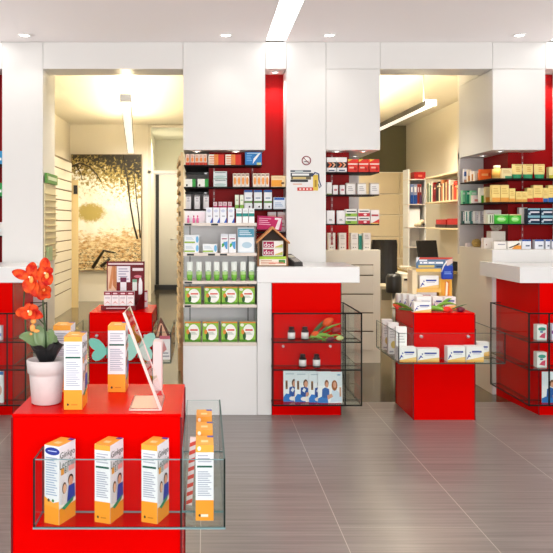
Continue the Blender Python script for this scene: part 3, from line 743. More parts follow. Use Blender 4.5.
# ---- niche 1 items
YN = 6.11
W1 = 'on the middle niche top shelf'
row('medicine_box', [(185.5, 189.8), (190.3, 194.4), (194.9, 198.9), (199.2, 203), (203.3, 207.2)], 154, N1[0], YN, .05, 'f3d8c4', [('r', 0, 0, 1, .25, 'd23a20'), ('e', .5, .5, .32, .2, 'f08a3c'), ('l', .2, .72, .8, .92, 2, 'd88a70')], 'narrow orange and white boxes', W1)
row('medicine_box', [(208.3, 224.4), (225.2, 241.5)], 154.5, N1[0], YN, .06, 'f6ecdc', [('r', .35, 0, .7, 1, 'f0913c'), ('r', .62, 0, 1, 1, 'dd2c18'), ('l', .05, .1, .55, .9, 4, 'e07a48')], 'wide orange to red boxes', W1)
row('medicine_box', [(245, 262)], 152, N1[0], YN, .06, '2b7fc8', [('p', [(.45, .1), (.9, .85), (.98, .95), (.8, .9), (.5, .5)], 'f4f8fa'), ('r', .7, 0, .95, .2, 'd8d890'), ('l', .08, .3, .4, .8, 4, '7fb8e4'), ('r', .1, .86, .8, .93, 'b8dcf0')], 'blue box with white swoosh', 'at right end of the middle niche top shelf')
W2 = 'on the middle niche second shelf'
row('medicine_box', [(185, 195.6), (197.2, 208.6)], 179, N1[1], YN, .05, 'f0efe6', [('r', .68, 0, 1, 1, '2f9a3c'), ('r', .1, .1, .25, .35, '303830')], 'white boxes with green end', W2)
for k, (yt, zb) in enumerate(((178.5, N1[1]), (170.2, N1[1]+.065))):
    o = carton('medicine_box', 13.4*YN/F, .06, .063, 'dfe6e4', [('r', .12, .8, .9, .88, '5a7a80'), ('e', .5, .3, .45, .18, 'b6ccc8'), ('r', 0, 0, 1, .08, '78a088')], (PX(220.2, YN), YN, zb+.0005))
    tag(o, ('pale grey green box, lower of two stacked on second niche shelf', 'pale grey green box, upper of two stacked on second niche shelf')[k], 'box', 'stacked pale grey boxes')
D_OR = [('e', .5, .45, .34, .28, 'f09a4a'), ('r', .1, .84, .9, .93, '8a6a60'), ('r', 0, 0, 1, .1, 'e8dcd0')]
row('medicine_box', [(233, 236.8), (237.1, 240.9), (241.2, 245), (245.3, 249.2)], 173.5, N1[1], YN, .05, 'f7e6d2', D_OR, 'left block slim orange boxes', W2)
row('medicine_box', [(253, 256.8), (257.1, 260.9), (261.2, 265), (265.3, 269.2)], 173.5, N1[1], YN, .05, 'f7e6d2', D_OR, 'right block slim orange boxes', W2)
row('medicine_box', [(271.2, 285.8)], 175.8, N1[1], YN, .05, 'f4d8a8', [('r', 0, .05, .75, .62, 'f0a030'), ('e', .8, .35, .12, .1, '70502c'), ('l', .1, .75, .9, .92, 2, 'd8b080')], 'wide orange and cream box', 'at right end of the second niche shelf')
W3 = 'on the middle niche third shelf'
row('jar_box', [(185.3, 191.3), (194.3, 200), (203.8, 208.6)], 195, N1[2], YN, .045, 'e2e0df', [('r', 0, .88, 1, 1, '8c8c8c'), ('r', .25, .55, .75, .6, 'a0a0a8'), ('e', .5, .75, .2, .07, 'c0b8c0')], 'grey white boxes', W3)
row('medicine_box', [(213.2, 217.2), (218.8, 222.3), (223, 227), (228, 232)], 202, N1[2], YN, .04, 'f4d2d8', [('r', 0, .0, 1, .45, 'd04878'), ('l', .2, .6, .8, .9, 2, 'b06080')], 'small pink boxes', W3)
row('medicine_box', [(235, 239), (240, 243.6)], 195, N1[2], YN, .04, 'eef2de', [('r', 0, 0, 1, .3, '8cc050'), ('r', .2, .6, .8, .66, 'a0b890')], 'slim white and green boxes', W3)
row('medicine_box', [(244.2, 252.4), (254, 262), (264, 272)], 190, N1[2], YN, .05, 'eceef0', [('r', 0, .88, 1, 1, '3560a8'), ('r', 0, .32, 1, .42, '5f8f3c'), ('r', .2, .55, .8, .6, '5a78a0'), ('e', .65, .12, .1, .05, '303030')], 'tall white boxes with blue top', W3)
row('medicine_box', [(273.4, 285.8)], 197.5, N1[2], YN, .05, 'e4ecf4', [('r', .05, .78, .9, .98, '2f5fb0'), ('l', .1, .2, .8, .6, 3, '90acd0')], 'white and blue box', 'at right end of the third niche shelf')
# behind the house display
row('medicine_box', [(267.5, 276.5), (278, 286)], 212, N1[3], 6.17, .04, 'f3e2e2', [('r', .05, .6, .95, .85, 'eec0b8'), ('l', .1, .2, .8, .5, 2, 'c88080')], 'white and pink boxes', 'on the short shelf behind the house')
o = carton('medicine_box', .2, .04, .115, 'c81860', [('l', .06, .35, .55, .9, 4, 'f0a8c8'), ('p', [(.72, .1), (.88, .1), (.98, .92), (.7, .92), (.7, .78), (.84, .78)], 'f6e6ec'), ('r', 0, 0, 1, .08, '8a1040')], (PX(270.5, 6.08)-.01, 6.085, N1[3]+.012), 0)
o.rotation_euler = (0, .06, 0); tag(o, 'magenta box with large white number on the shelf behind the house', 'box')
# ---- house display on the counter
hx0, hx1 = PX(257.3, 5.52), PX(287.8, 5.52); hw = hx1-hx0; t = empty('house_display', ((hx0+hx1)/2, 5.50, CT)); tag(t, 'wooden birdhouse shaped display holding white and magenta boxes on the counter', 'display stand')
he = PH(240.5, 5.5)-CT; hp = PH(226.5, 5.5)-CT; dd = .14
MB().box(-hw/2+.008, hw/2-.008, dd-.006, dd, .001, he, M_WOOD).prismxz([(-hw/2+.008, he), (hw/2-.008, he), (0, hp-.01)], dd-.006, dd, mat('dark_wood', rgb('3c2410'), .6, noise=.2)).build('back_board', t)
for s in (-1, 1): MB().box(*((-hw/2, -hw/2+.012) if s < 0 else (hw/2-.012, hw/2)), 0, dd, .001, he, M_WOOD).build('side_board', t)
MB().box(-hw/2+.012, hw/2-.012, 0, dd-.006, .001, .007, M_WOOD).build('floor_board', t)
m = MB()
for s in (-1, 1):
    m.prismxz([(0, hp), (s*(hw/2+.012), he-.012), (s*(hw/2+.012), he-.026), (0, hp-.018)][::s], -.012, dd+.006, mat('orange_wood', rgb('d08848'), .5, noise=.15, nscale=20))
m.build('roof', t)
m = MB().box(-hw/2+.014, hw/2-.014, -.003, .001, .052, .072, C('a8c83c')).box(-hw/2+.014, hw/2-.014, -.003, .001, .008, .052, C('f4ead8'))
paint(m, [('l', .05, .1, .6, .9, 3, 'c87850'), ('r', .72, .35, .96, .9, '3c8c3c'), ('l', .35, .2, .98, .6, 2, 'd85c40')], (-hw/2+.014, -.003, .008), (hw-.028, 0, 0), (0, 0, .044), (0, -1, 0), .0005); m.build('front_sign', t)
D_DOC = [('r', .03, .1, .55, .92, 'a8184c'), ('t', 'doc', .29, .5, .44, .6, 'ffffff'), ('p', [(.6, .1), (.98, .1), (.98, .5)], 'b8c860'), ('p', [(.6, .1), (.98, .5), (.98, .6), (.6, .2)], 'e8b050')]
for k in range(2):
    o = carton('cream_box', .150, .05, .054, 'f4f1ea', D_DOC, ((hx0+hx1)/2+.002, 5.515, CT+.0755+k*.0555)); tag(o, ('lower white and magenta box lettered doc in the wooden house', 'upper white and magenta box lettered doc in the wooden house')[k], 'box', 'boxes in the wooden house display')
o = carton('carton', .15, .05, .064, 'e0d8c8', [], ((hx0+hx1)/2+.002, 5.515, CT+.0085)); tag(o, 'plain carton under the stacked boxes in the wooden house', 'box')
# payment terminal
t = empty('payment_terminal', (PX(298, 5.55), 5.50, CT), .5); tag(t, 'dark grey card payment terminal on the middle counter', 'payment terminal')
m = MB(); m.add([(-.038, 0, .001), (.038, 0, .001), (.038, .15, .001), (-.038, .15, .001), (-.036, .004, .028), (.036, .004, .028), (.036, .148, .085), (-.036, .148, .085)], [(0, 3, 2, 1), (4, 5, 6, 7), (0, 1, 5, 4), (1, 2, 6, 5), (2, 3, 7, 6), (3, 0, 4, 7)], mat('charcoal_plastic', rgb('3a3836'), .4, noise=.05)); m.split('housing', t)
R = Matrix.Translation((0, .004, .028)) @ Matrix.Rotation(math.atan2(.057, .144), 4, 'X')
m = MB()
for r_ in range(4):
    for c_ in range(3):
        m.box(-.026+c_*.018, -.012+c_*.018, .012+r_*.015, .022+r_*.015, .0005, .004, C('b8b0a8'), rot=R.to_3x3(), loc=R.translation)
m.split('key', t)
MB().box(-.028, .028, .085, .130, .0005, .003, C('c9c4b0'), rot=R.to_3x3(), loc=R.translation).build('screen', t)
# ---- column signs
t = empty('no_smoking_sign', (PX(306.3, ZF), ZF, PH(160.6, ZF))); tag(t, 'round red no-smoking sign on the white column', 'sign')
m = MB(); r1, r0, n = .0385, .030, 28
m.lathe([(.0395, -.0), (.0395, .0015)], C('f6f2f0'), seg=28, M=Matrix.Rotation(math.radians(90), 4, 'X')); m.build('plate', t)
m = MB(); vs = [(r*math.cos(2*math.pi*k/n), -.003, r*math.sin(2*math.pi*k/n)) for r in (r1, r0) for k in range(n)]
m.add(vs, [[k, (k+1) % n, n+(k+1) % n, n+k] for k in range(n)], C('7c2030'))
m.add([(-.024, -.0031, .020), (-.020, -.0031, .024), (.024, -.0031, -.020), (.020, -.0031, -.024)], [[0, 1, 2, 3]], C('7c2030')); m.build('ring', t)
m = MB(); m.box(-.018, .012, -.0028, -.0022, -.011, -.004, C('3a3436')); m.box(.013, .018, -.0028, -.0022, -.011, -.004, C('c05030')); m.build('cigarette_symbol', t)
sx, sy = PX(302, ZF), PH(183.5, ZF)
t = empty('adhesive_poster', (sx, ZF, PH(191, ZF))); tag(t, 'blue grey and yellow advertising sticker under the no-smoking sign', 'poster')
m = MB()
k = .008067
def pr(x0, y0, x1, y1): return ((x0-302)*k, (191-y1)*k, (x1-302)*k, (191-y0)*k)
def prect(a, c, e): x0, z0, x1, z1 = pr(*a); m.box(x0, x1, -.0012-e, 0, z0, z1, C(c))
prect((290.4, 170.2, 311, 172), '4c5660', 0); prect((295, 170.6, 303, 172.9), 'b4bec0', .0006); prect((290.6, 172.9, 313, 176.6), '39424c', 0); prect((292, 173.6, 309, 175.6), 'e4e6e4', .0006); prect((291, 176.6, 311, 179.6), '6c6248', 0); prect((293, 177, 306, 179), 'd2bc7c', .0006); prect((290.4, 179.8, 308, 182), '20262c', 0)
prect((293, 183.6, 302, 184.8), 'd8b098', 0); m.box(-.038, .096, -.0014, 0, .002, .029, C('c83024'))
for q_ in (-.022, .006, .034, .062): m.box(q_, q_+.016, -.0022, 0, .009, .022, C('f2d4cc'))
m.build('print', t)
m = MB(); prect((313, 175, 318, 190.6), 'e2c24a', .004); prect((314.5, 180, 316.5, 187), 'a8842c', .006); m.build('yellow_pack_print', t)
m = MB(); m.tube([((312-302)*k, -.006, (191-176)*k), ((315-302)*k, -.006, (191-172.5)*k), ((318.6-302)*k, -.006, (191-174)*k), ((318.8-302)*k, -.006, (191-180)*k), ((321-302)*k, -.006, (191-186)*k), ((319.5-302)*k, -.006, (191-188)*k), ((318-302)*k, -.006, (191-184)*k)], .006, C('22386c'), 6, .003); m.build('blue_lanyard', t)
# ---- niche 2 items
W1 = 'on the open niche top shelf'
row('medicine_box', [(326.6, 336.6), (336.9, 347)], 157.4, N2[0], YN, .06, 'eceae8', [('r', 0, .3, 1, .68, '1c1414'), ('p', [(.1, .32), (.3, .32), (.55, .5), (.3, .66), (.1, .66), (.35, .5)], 'e06c3c'), ('p', [(.5, .32), (.7, .32), (.92, .5), (.7, .66), (.5, .66), (.74, .5)], 'e8b08c'), ('r', .2, .08, .8, .16, '506078')], 'white boxes with black chevron band', W1)
row('medicine_box', [(347.8, 357.8), (358.6, 368.4), (369.5, 379.6)], 159.3, N2[0], YN, .06, 'e23424', [('r', 0, .58, 1, .68, 'f6d8cc'), ('p', [(0, .8), (.5, 1), (0, 1)], 'f4c84c'), ('r', .15, .3, .6, .42, 'f4b8a4'), ('e', .75, .25, .15, .12, 'b81810')], 'red boxes with white stripe', W1)
W2 = 'on the open niche middle shelf'
row('medicine_box', [(326.6, 331.9)], 182.4, N2[1], YN, .05, 'eae8e4', [('r', 0, 0, 1, .08, '90a860')], 'white box next to the column', W2)
row('medicine_box', [(333.1, 338), (340.1, 345)], 185.2, N2[1], YN, .04, 'ece6e4', [('r', .2, .4, .8, .6, 'cc7c84')], 'small white boxes with pink mark', W2)
row('medicine_box', [(346.3, 355.1), (357.5, 366.2), (370.2, 379.2)], 183, N2[1], YN, .05, 'ece8e2', [('l', .2, .3, .8, .75, 3, 'b0a8a8'), ('r', 0, .9, 1, 1, 'c8bcb0')], 'plain white boxes with grey print', W2)
W3 = 'on the open niche lowest shelf'
row('medicine_box', [(326.6, 334.7), (337, 345)], 210.6, N2[2], YN, .05, 'eeeae8', [('r', .3, .32, .65, .36, '505058'), ('l', .3, .2, .7, .3, 1, '909090')], 'white boxes with small grey print', W3)
D1 = [('r', 0, 0, 1, .42, '98c048'), ('r', .1, .62, .9, .78, '303438'), ('e', .3, .25, .18, .14, '508030')]
D2 = [('r', 0, 0, 1, .48, 'c42838'), ('r', .1, .65, .9, .8, '303438'), ('e', .6, .26, .14, .14, 'f0d8d8')]
for dsg, x, nm in ((D1, 351.3, 'white and green'), (D2, 364, 'white and dark red')):
    for kx in range(2):
        o = carton('medicine_box', 11.6*YN/F, .06, .059, 'f0eee8', dsg, (PX(x, YN), YN, N2[2]+.0005+kx*.0605)); tag(o, f"{('lower', 'upper')[kx]} of two stacked {nm} boxes on the open niche lowest shelf", 'box', f'stacked {nm} boxes')
row('medicine_box', [(370.6, 379.4)], 210, N2[2], YN, .05, 'f2e8e4', [('p', [(0, 0), (1, 0), (1, .35), (.3, .12)], 'd8302c'), ('r', .1, .55, .9, .68, 'b03440'), ('r', 0, 0, .9, .08, 'e8c060')], 'white box with red wave', 'at right end of the open niche lowest shelf')
# white cabinet with drawers behind the counter, boxes on it
YC = 7.4; cw0, cw1 = PX(312, YC), PX(380.4, YC); ch = PH(250, YC)
t = empty('drawer_cabinet', ((cw0+cw1)/2, YC, 0)); tag(t, 'white cabinet with drawers behind the middle counter', 'cabinet'); cc = (cw0+cw1)/2
MB().cbox(cw0-cc, cw1-cc, 0, .13, 0, ch, M_CREAM, .002).build('body', t)
for y0, y1 in ((265.5, 274.5), (276, 293.3), (294.8, 312), (313.5, 330.6), (332, 349.7)):
    d = MB().cbox(PX(317, YC)-cc, PX(373.2, YC)-cc, -.018, -.001, PH(y1, YC), PH(y0, YC), M_CREAM, .003).build('drawer', t)
    MB().box(PX(317, YC)-cc, PX(373.2, YC)-cc, -.006, -.0005, PH(y0, YC)+.001, PH(y0, YC)+.011, M_SLATD).build('finger_gap', d)
row('tall_box', [(328.2, 335.3), (338.8, 346.5), (350.8, 358.1), (363.3, 370.7)], 233, ch, YC+.04, .08, 'e9e4df', [('l', .2, .62, .8, .92, 3, 'b4a8a8'), ('e', .35, .14, .08, .03, '303030'), ('e', .65, .14, .06, .03, '303030'), ('l', .2, .3, .8, .4, 1, 'c8c0bc')], 'tall white boxes', 'on the drawer cabinet')
row('tall_box', [(358.9, 361.9)], 234, ch, YC+.09, .04, '2f8a78', [('r', .0, .9, 1, 1, 'd8e4e0')], 'narrow teal box between tall white boxes', 'on the drawer cabinet')
# =============================================================== RIGHT NICHE
YK = ZF+.0; t = empty('base_cabinet', (3.4, YK, 0)); tag(t, 'cream base cabinet under the right product shelves', 'cabinet')
MB().cbox(XE1-3.4, XG-.004-3.4, .02, .79, 0, 1.17, M_CREAM, .002).build('body', t)
MB().cbox(XE1-3.4, XG-.004-3.4, .0, .019, 0, 1.17, M_WHITE, .002).build('front_panel', t)
YR = 6.12
def item(name, x0, x1, ytop, base, Y, d, body, des, label, cat='box', top=None, group='products on the right niche shelves'):
    o = carton(name, (x1-x0)*Y/F*.97, d, PH(ytop, Y)-base, body, des, (PX((x0+x1)/2, Y), Y, base+.0005), 0, top); tag(o, label, cat, group); return o
def bottle(x, Y, base, r, h, body, cap, lab_, label, cat='bottle', group=None, sq=.0):
    t = empty('bottle', (x, Y, base)); m = MB().lathe([(r*.95, 0), (r, .004), (r, h*.72), (r*.55, h*.80), (r*.5, h*.82)], C(body), seg=18)
    m.lathe([(r*1.01, h*.12), (r*1.015, h*.12), (r*1.015, h*.6), (r*1.01, h*.6)], C(lab_), seg=18); m.build('bottle_body', t)
    m = MB().lathe([(r*.72, h*.82), (r*.74, h*.84), (r*.74, h), (r*.68, h*1.005)], C(cap), seg=18); m.build('cap', t); tag(t, label, cat, group); return t
# row A. the first ones stand on the wrapped end of the shelf
z = N3[0]
for i, (a, b, Y, c, des, nm) in enumerate(((464, 467.4, 6.72, 'eeeef4', [('r', 0, .45, 1, .8, '4868a8'), ('r', 0, 0, 1, .2, 'e0b090')], 'slim white and blue box'), (468, 471.2, 6.66, 'f2e2cc', [('r', 0, .1, 1, .5, 'e8a868')], 'first slim cream box'), (471.6, 474.6, 6.6, 'f4e8dc', [('r', 0, .1, .5, .7, 'd89858')], 'second slim cream box'), (475, 479.6, 6.54, 'f3ead8', [('r', .5, 0, 1, .8, 'e8b878')], 'third slim cream box'))):
    item('supplement_box', a, b, (169, 169.5, 171, 171)[i], z, Y, .04, c, des, nm+' at left end of the top right shelf')
item('supplement_box', 480.3, 491.7, 169.3, z, 6.36, .05, 'f0641c', [('r', .1, .4, .7, .6, 'f8a860'), ('e', .8, .5, .1, .2, 'd84010')], 'solid orange box on the top right shelf')
bottle(PX(496.8, 6.2), 6.2, z, .038, .112, 'f0c878', 'f4e8c8', 'f2b858', 'cream bottle with pale cap on the top right shelf')
item('supplement_box', 502, 512, 168.4, z, YR, .05, 'f4e0a8', [('r', .3, .0, 1, .25, '4c9c70'), ('l', .1, .5, .9, .85, 3, 'd8b878')], 'cream box with green corner beside the capped bottle')
def pouch(x0, x1, ytop, base, Y, body, low, label, cat='pouch'):
    w = (x1-x0)*Y/F; h = PH(ytop, Y)-base; m = MB(); n = 9; N = 10; vs = []
    for j in range(N+1):
        q = j/N; ww = w*(.78+.22*min(1, q*2.2)); dd = .045*(1-q)**.7+.003
        for s in (-1, 1):
            for i in range(n):
                u = i/(n-1)-.5; vs.append((u*ww, s*dd/2*math.cos(u*math.pi*.95)+.025, q*h))
    fs = []; lo = []
    for j in range(N):
        for s in range(2):
            for i in range(n-1):
                a = j*2*n+s*n+i; f = [a, a+1, a+1+2*n, a+2*n]
                (lo if j < 3 else fs).append(f if s == 0 else f[::-1])
    m.add(vs, lo, C(low), True); m.add(vs, fs, C(body), True)
    paint(m, [('l', .3, .45, .7, .8, 3, 'd8a850'), ('r', .2, .9, .8, .94, 'c89850')], (-w/2, -.002, 0), (w, 0, 0), (0, 0, h), (0, -1, 0))
    o = m.build('supplement_pouch', loc=(PX((x0+x1)/2, Y), Y, base)); tag(o, label, cat, 'cream and green pouches on the top right shelf')
pouch(513, 523.3, 164, z, YR, 'f4dc90', '2f9a68', 'leftmost cream pouch with green bottom on the top right shelf')
pouch(523.9, 534.3, 164, z, YR, 'f4dc90', '2f9a68', 'middle cream pouch with green bottom on the top right shelf')
pouch(535.3, 546, 164, z, YR, 'f4dc90', '2f9a68', 'rightmost full cream pouch with green bottom on the top right shelf')
item('supplement_box', 549, 559, 167, z, YR, .05, 'f2e4a0', [('r', 0, 0, 1, .3, 'c8c040')], 'pale yellow box cut by the right picture edge on top shelf')
# row B
z = N3[1]
for i, (a, b, Y) in enumerate(((462.6, 466.4, 6.78), (466.8, 471, 6.7), (471.4, 476.6, 6.62))):
    item('supplement_box', a, b, 190.5, z, Y, .05, '8fd8a8' if i != 1 else '2f8f6c', [('r', .1, .7, .9, .85, 'e0f4e4'), ('r', 0, 0, 1, .15, '3c9c74')], f"{('leftmost', 'middle', 'rightmost')[i]} of the green boxes at left of middle right shelf")
item('supplement_box', 472.5, 479, 195.3, z, 6.5, .04, 'f2e4dc', [('r', .3, .2, 1, .5, 'e08878')], 'low white box in front of green boxes on middle right shelf')
item('supplement_box', 479.5, 485, 188, z, 6.4, .04, 'f0f0e0', [('r', .3, 0, 1, .5, '489c28')], 'white and leaf green box on the middle right shelf')
item('supplement_box', 485.4, 491.6, 187, z, 6.36, .04, 'f4dc9c', [('r', 0, 0, 1, .35, 'f0a040')], 'cream and orange box left of the yellow block on middle shelf')
k = 0
for a, b, yt, c in ((492, 500.4, 185, 'f2a848'), (500.6, 509, 185, 'f2a848'), (509.2, 515.4, 188.5, 'f2a848'), (516, 522, 191.5, 'f0b050'), (522.2, 527, 191.5, 'f0b050'), (527.2, 533, 188, 'd8442c'), (533.2, 543, 185.2, 'd83424'), (543.2, 548, 188, '3468b8'), (548.2, 556, 185.2, '3468b8')):
    cn = {'f2a848': 'orange', 'f0b050': 'amber', 'd8442c': 'red', 'd83424': 'red', '3468b8': 'blue'}[c]
    item('supplement_box', a, b, yt, z, YR, .05, 'f8dc88', [('r', 0, 0, 1, .26, c), ('l', .15, .45, .85, .85, 3, 'e0b860')], f"{('first', 'second', 'third', 'fourth', 'fifth', 'sixth', 'seventh', 'eighth', 'ninth')[k]} from left of the yellow boxes, {cn} bottom, middle right shelf"); k += 1
# row C
z = N3[2]
for i, (a, b, Y, c) in enumerate(((463, 465.6, 6.78, '1f4f50'), (466, 468.8, 6.74, 'e8f0ee'), (469, 471.4, 6.7, 'e8f0ee'), (471.6, 474.4, 6.66, '1c7470'), (474.8, 479.6, 6.6, 'f0f2f0'), (480, 484.6, 6.54, 'eeeaea'))):
    item('supplement_box', a, b, 211.2, z, Y, .05, c, [('r', 0, .2, .35, .95, '2c8480' if c[0] in 'ef' and i < 4 else 'd8d4d8'), ('l', .4, .3, .9, .7, 3, 'c0b0b0')], f"{ORD[i]} slim {'teal' if c[0] == '1' else 'white'} box from left on the lowest right shelf")
item('supplement_box', 485.5, 501.5, 210, z, 6.33, .05, 'e8e2d8', [('l', .1, .3, .5, .8, 4, 'c8a8a0')], 'wide pale box behind green packs on the lowest right shelf')
item('supplement_box', 488, 494, 214.4, z, 6.13, .05, 'dfe4cc', [('r', .3, .1, .5, .9, '607848'), ('r', .7, .1, .85, .9, '607848')], 'striped olive box left of the bright green packs')
for i, (a, b) in enumerate(((494.4, 508.6), (509, 521.4))):
    item('supplement_box', a, b, 214.4, z, YR, .05, '38b42c', [('e', .5, .5, .35, .3, '88e068'), ('l', .25, .35, .75, .65, 2, 'e8ffe0'), ('r', 0, .9, 1, 1, 'c8e8a8' if i == 0 else 'f0d8a0')], f"{('left', 'right')[i]} of the two bright green boxes on the lowest right shelf")
item('supplement_box', 519, 527.4, 207.6, z, 6.2, .04, 'e8dcd4', [('r', .6, .1, .9, .6, '283848')], 'upright white box between green and navy boxes on right shelf')
for i, (a, b) in enumerate(((528, 539.8), (540.4, 553.4))):
    for j in range(2):
        o = carton('supplement_box', 12*YR/F, .07, .062, '14304a', [('r', 0, .8, 1, 1, '8cc4d4'), ('r', .2, .4, .95, .6, 'e8e4ec'), ('e', .15, .3, .1, .15, 'c8d8e0'), ('r', 0, 0, 1, .08, '78b0c0')], (PX((a+b)/2, YR), YR, z+.0005+j*.0635)); tag(o, f"{('lower', 'upper')[j]} {('left', 'right')[i]} navy box of the stacked navy boxes on the right shelf", 'box', 'navy boxes stacked two by two')
# row D on the cabinet
z = 1.1705
item('carton', 466.5, 470.5, 243, z, 6.7, .04, 'e4d8d8', [], 'small white block at left end of the cream cabinet top')
# gold wrapped bag
def crumple(name, c, s, m1, label, cat, seed):
    random.seed(seed); m = MB(); vs = []; fs = []; seg, rg = 14, 9
    for i in range(rg+1):
        tt = math.pi*i/rg
        for k in range(seg):
            a = 2*math.pi*k/seg; q = 1+random.uniform(-.22, .22); vs.append((s[0]*q*math.sin(tt)*math.cos(a), s[1]*q*math.sin(tt)*math.sin(a), max(0.0, s[2]*(1+q*math.cos(tt)))))
    for i in range(rg):
        for k in range(seg): a = i*seg+k; b = i*seg+(k+1) % seg; fs.append([a, a+seg, b+seg, b])
    m.add(vs, fs, m1); o = m.build(name, loc=c); tag(o, label, cat)
crumple('gift_bag', (PX(477.5, 6.6), 6.62, z), (.04, .035, .034), mat('gold_foil', rgb('c8a860'), .3, .4, noise=.3, nscale=40), 'small crumpled gold gift bag on the cream cabinet', 'bag', 3)
item('carton', 484, 493.2, 238, z, 6.25, .07, 'efe6dc', [('e', .25, .35, .06, .06, '903838')], 'white box under the clear bag on the cream cabinet')
crumple('clear_bag', (PX(496.5, 6.33)-.0, 6.345, PH(238, 6.25)+.055), (.045, .03, .045), mat('clear_wrap', rgb('b8aa98'), .2, noise=.4, nscale=40), 'crumpled greyish cellophane bag above the white boxes', 'bag', 5)
o = carton('carton', .12, .10, PH(236, 6.3)-z+.04, 'e4dccf', [('l', .1, .2, .8, .5, 2, 'c0b0a0')], (PX(496.8, 6.3), 6.27, z), 0); tag(o, 'cream carton holding up the cellophane bag on the cabinet', 'box')
item('carton', 494, 506.6, 241.6, z, YR, .05, 'f2eee8', [('r', .3, .55, .9, .68, 'a0a0a8')], 'low white box with grey print on the cream cabinet')
item('carton', 507.4, 521.4, 241.2, z, YR, .05, 'f4f0e8', [('p', [(.3, 0), (1, 0), (1, .45), (.6, .5)], 'f0a040'), ('p', [(.05, .15), (.15, .1), (.9, .6), (.85, .8), (.6, .55)], '1c1c18')], 'white box with black and orange swoosh on the cream cabinet')
for i, (a, b) in enumerate(((521.9, 531.2), (534.8, 544), (545.6, 550.2), (551.8, 561))):
    item('carton', a, b, 239.7, z, YR, .05, 'e8ecf4', [('r', 0, .84, 1, 1, '2850a0'), ('r', .4, .28, .85, .42, '485878')], f"{('first', 'second', 'third', 'fourth')[i]} white box with blue top from left on the cream cabinet")
# ---- left niche (mostly outside the frame)
for z, yt, c, lb in ((1.86, 157, '2f9ad0', 'blue box at the left picture edge, top niche shelf'), (1.60, 176, '2fa050', 'green box at the left picture edge, middle niche shelf'), (1.28, 232, 'e8e4e0', 'white box at the left picture edge, lowest niche shelf')):
    o = carton('medicine_box', .08, .05, .11, c, [('r', .1, .3, .9, .5, 'e8f0f0')], (-1.69, 6.11, z+.0005)); tag(o, lb, 'box')
    niche_shelf([(-2.4, 6.07), (XA0-.003, 6.07), (XA0-.003, 6.287), (-2.4, 6.287)], z, f"dark shelf at the left picture edge holding the {c and lb.split()[0]} box")
# =============================================================== SHOWCASE CONTENTS
YS = 5.31
for i, (x, zz) in enumerate(((291.8, S1), (305.3, S1), (303, S2), (317, S2))):
    bottle(PX(x, YS), YS+.02, zz+.0045, .026, .092, '241418', '1c1414', 'f0eaea', ('left dark bottle with white label on upper showcase shelf', 'right dark bottle with white label on upper showcase shelf', 'left dark bottle with white label on lower showcase shelf', 'right dark bottle with white label on lower showcase shelf')[i], group='dark supplement bottles in the middle showcase')
SK = 'dca080'
D_LEAFLET = [('r', 0, .62, 1, 1, 'e6eff4'), ('r', .10, .40, .20, .68, '8a6038'), ('r', .13, .46, .17, .62, '3c3430'), ('p', [(0, 0), (.50, 0), (.46, .12), (.30, .24), (.12, .26), (0, .14)], '2474c8'), ('e', .44, .10, .17, .07, 'f4eeea'), ('p', [(.26, .24), (.40, .16), (.60, .18), (.62, .44), (.48, .50), (.28, .46)], '2450a0'), ('p', [(.34, .36), (.44, .30), (.52, .40), (.42, .46)], 'e8eef4'),
             ('p', [(.50, .16), (.66, .22), (.64, .32), (.52, .30)], SK), ('e', .50, .60, .11, .13, '5a3a24'), ('e', .52, .57, .085, .10, SK), ('r', .1, .88, .5, .91, 'b0c4d0')]
D_LEAFLET2 = [('r', 0, .55, 1, 1, 'e6eff4'), ('p', [(0, 0), (.42, 0), (.40, .16), (.14, .2), (0, .14)], '2f78c4'), ('p', [(.16, .18), (.48, .14), (.46, .44), (.3, .50), (.18, .44)], '2c5fa8'), ('e', .36, .62, .085, .12, '7a4a2c'), ('e', .37, .58, .065, .09, SK),
              ('p', [(.5, .02), (.98, .05), (.95, .25), (.74, .44), (.58, .40)], 'cfe0ee'), ('e', .68, .56, .12, .17, '9a5c2c'), ('e', .69, .58, .065, .10, SK), ('p', [(.4, .1), (.62, .2), (.56, .3), (.38, .24)], SK), ('e', .86, .9, .08, .025, '8cb0cc'), ('r', .88, .2, .95, .5, 'd0a080')]
for i, (x0, x1, Yl, dd_) in enumerate(((283.5, 305, 5.345, D_LEAFLET), (295, 316.5, 5.332, D_LEAFLET), (309, 331, 5.319, D_LEAFLET), (318, 342.5, 5.304, D_LEAFLET2))):
    w = (x1-x0)*Yl/F; h = .218; m = MB(); m.box(-w/2, w/2, 0, .002, 0, h, C('f2f5f7')); paint(m, dd_, (-w/2, 0, 0), (w, 0, 0), (0, 0, h), (0, -1, 0), .0003)
    o = m.build('leaflet', loc=(PX((x0+x1)/2, Yl), Yl, SB+.0045)); o.rotation_euler = (math.radians(-4), 0, 0)
    tag(o, ('leftmost leaflet of a woman in blue in the middle showcase', 'second leaflet from left of a woman in blue', 'third leaflet from left of a woman in blue', 'front rightmost wide leaflet of two people in blue and white')[i], 'leaflet', 'leaflets in the middle showcase')
for i, (x, zz) in enumerate(((542, S1), (542, S2))):
    o = carton('medicine_box', 9.6*YS/F, .06, .108, 'f2f2ee', [('e', .5, .74, .4, .12, '3f9c88'), ('p', [(.2, .2), (.8, .12), (.85, .5), (.5, .42)], 'd8506c'), ('r', .3, .5, .6, .6, '3468a0'), ('r', 0, 0, 1, .07, 'c8e0d8')], (PX(x, YS), YS, zz+.0045)); tag(o, ('white box with green and red print on upper right showcase shelf', 'white box with green and red print on lower right showcase shelf')[i], 'box', 'white boxes in the right showcase')
o = carton('medicine_box', .06, .06, .115, 'd8d8ea', [('r', 0, .4, 1, .6, '8c4c8c')], (PX(556, YS), YS, S1+.0045)); tag(o, 'pale lilac box at right edge of the right showcase', 'box')
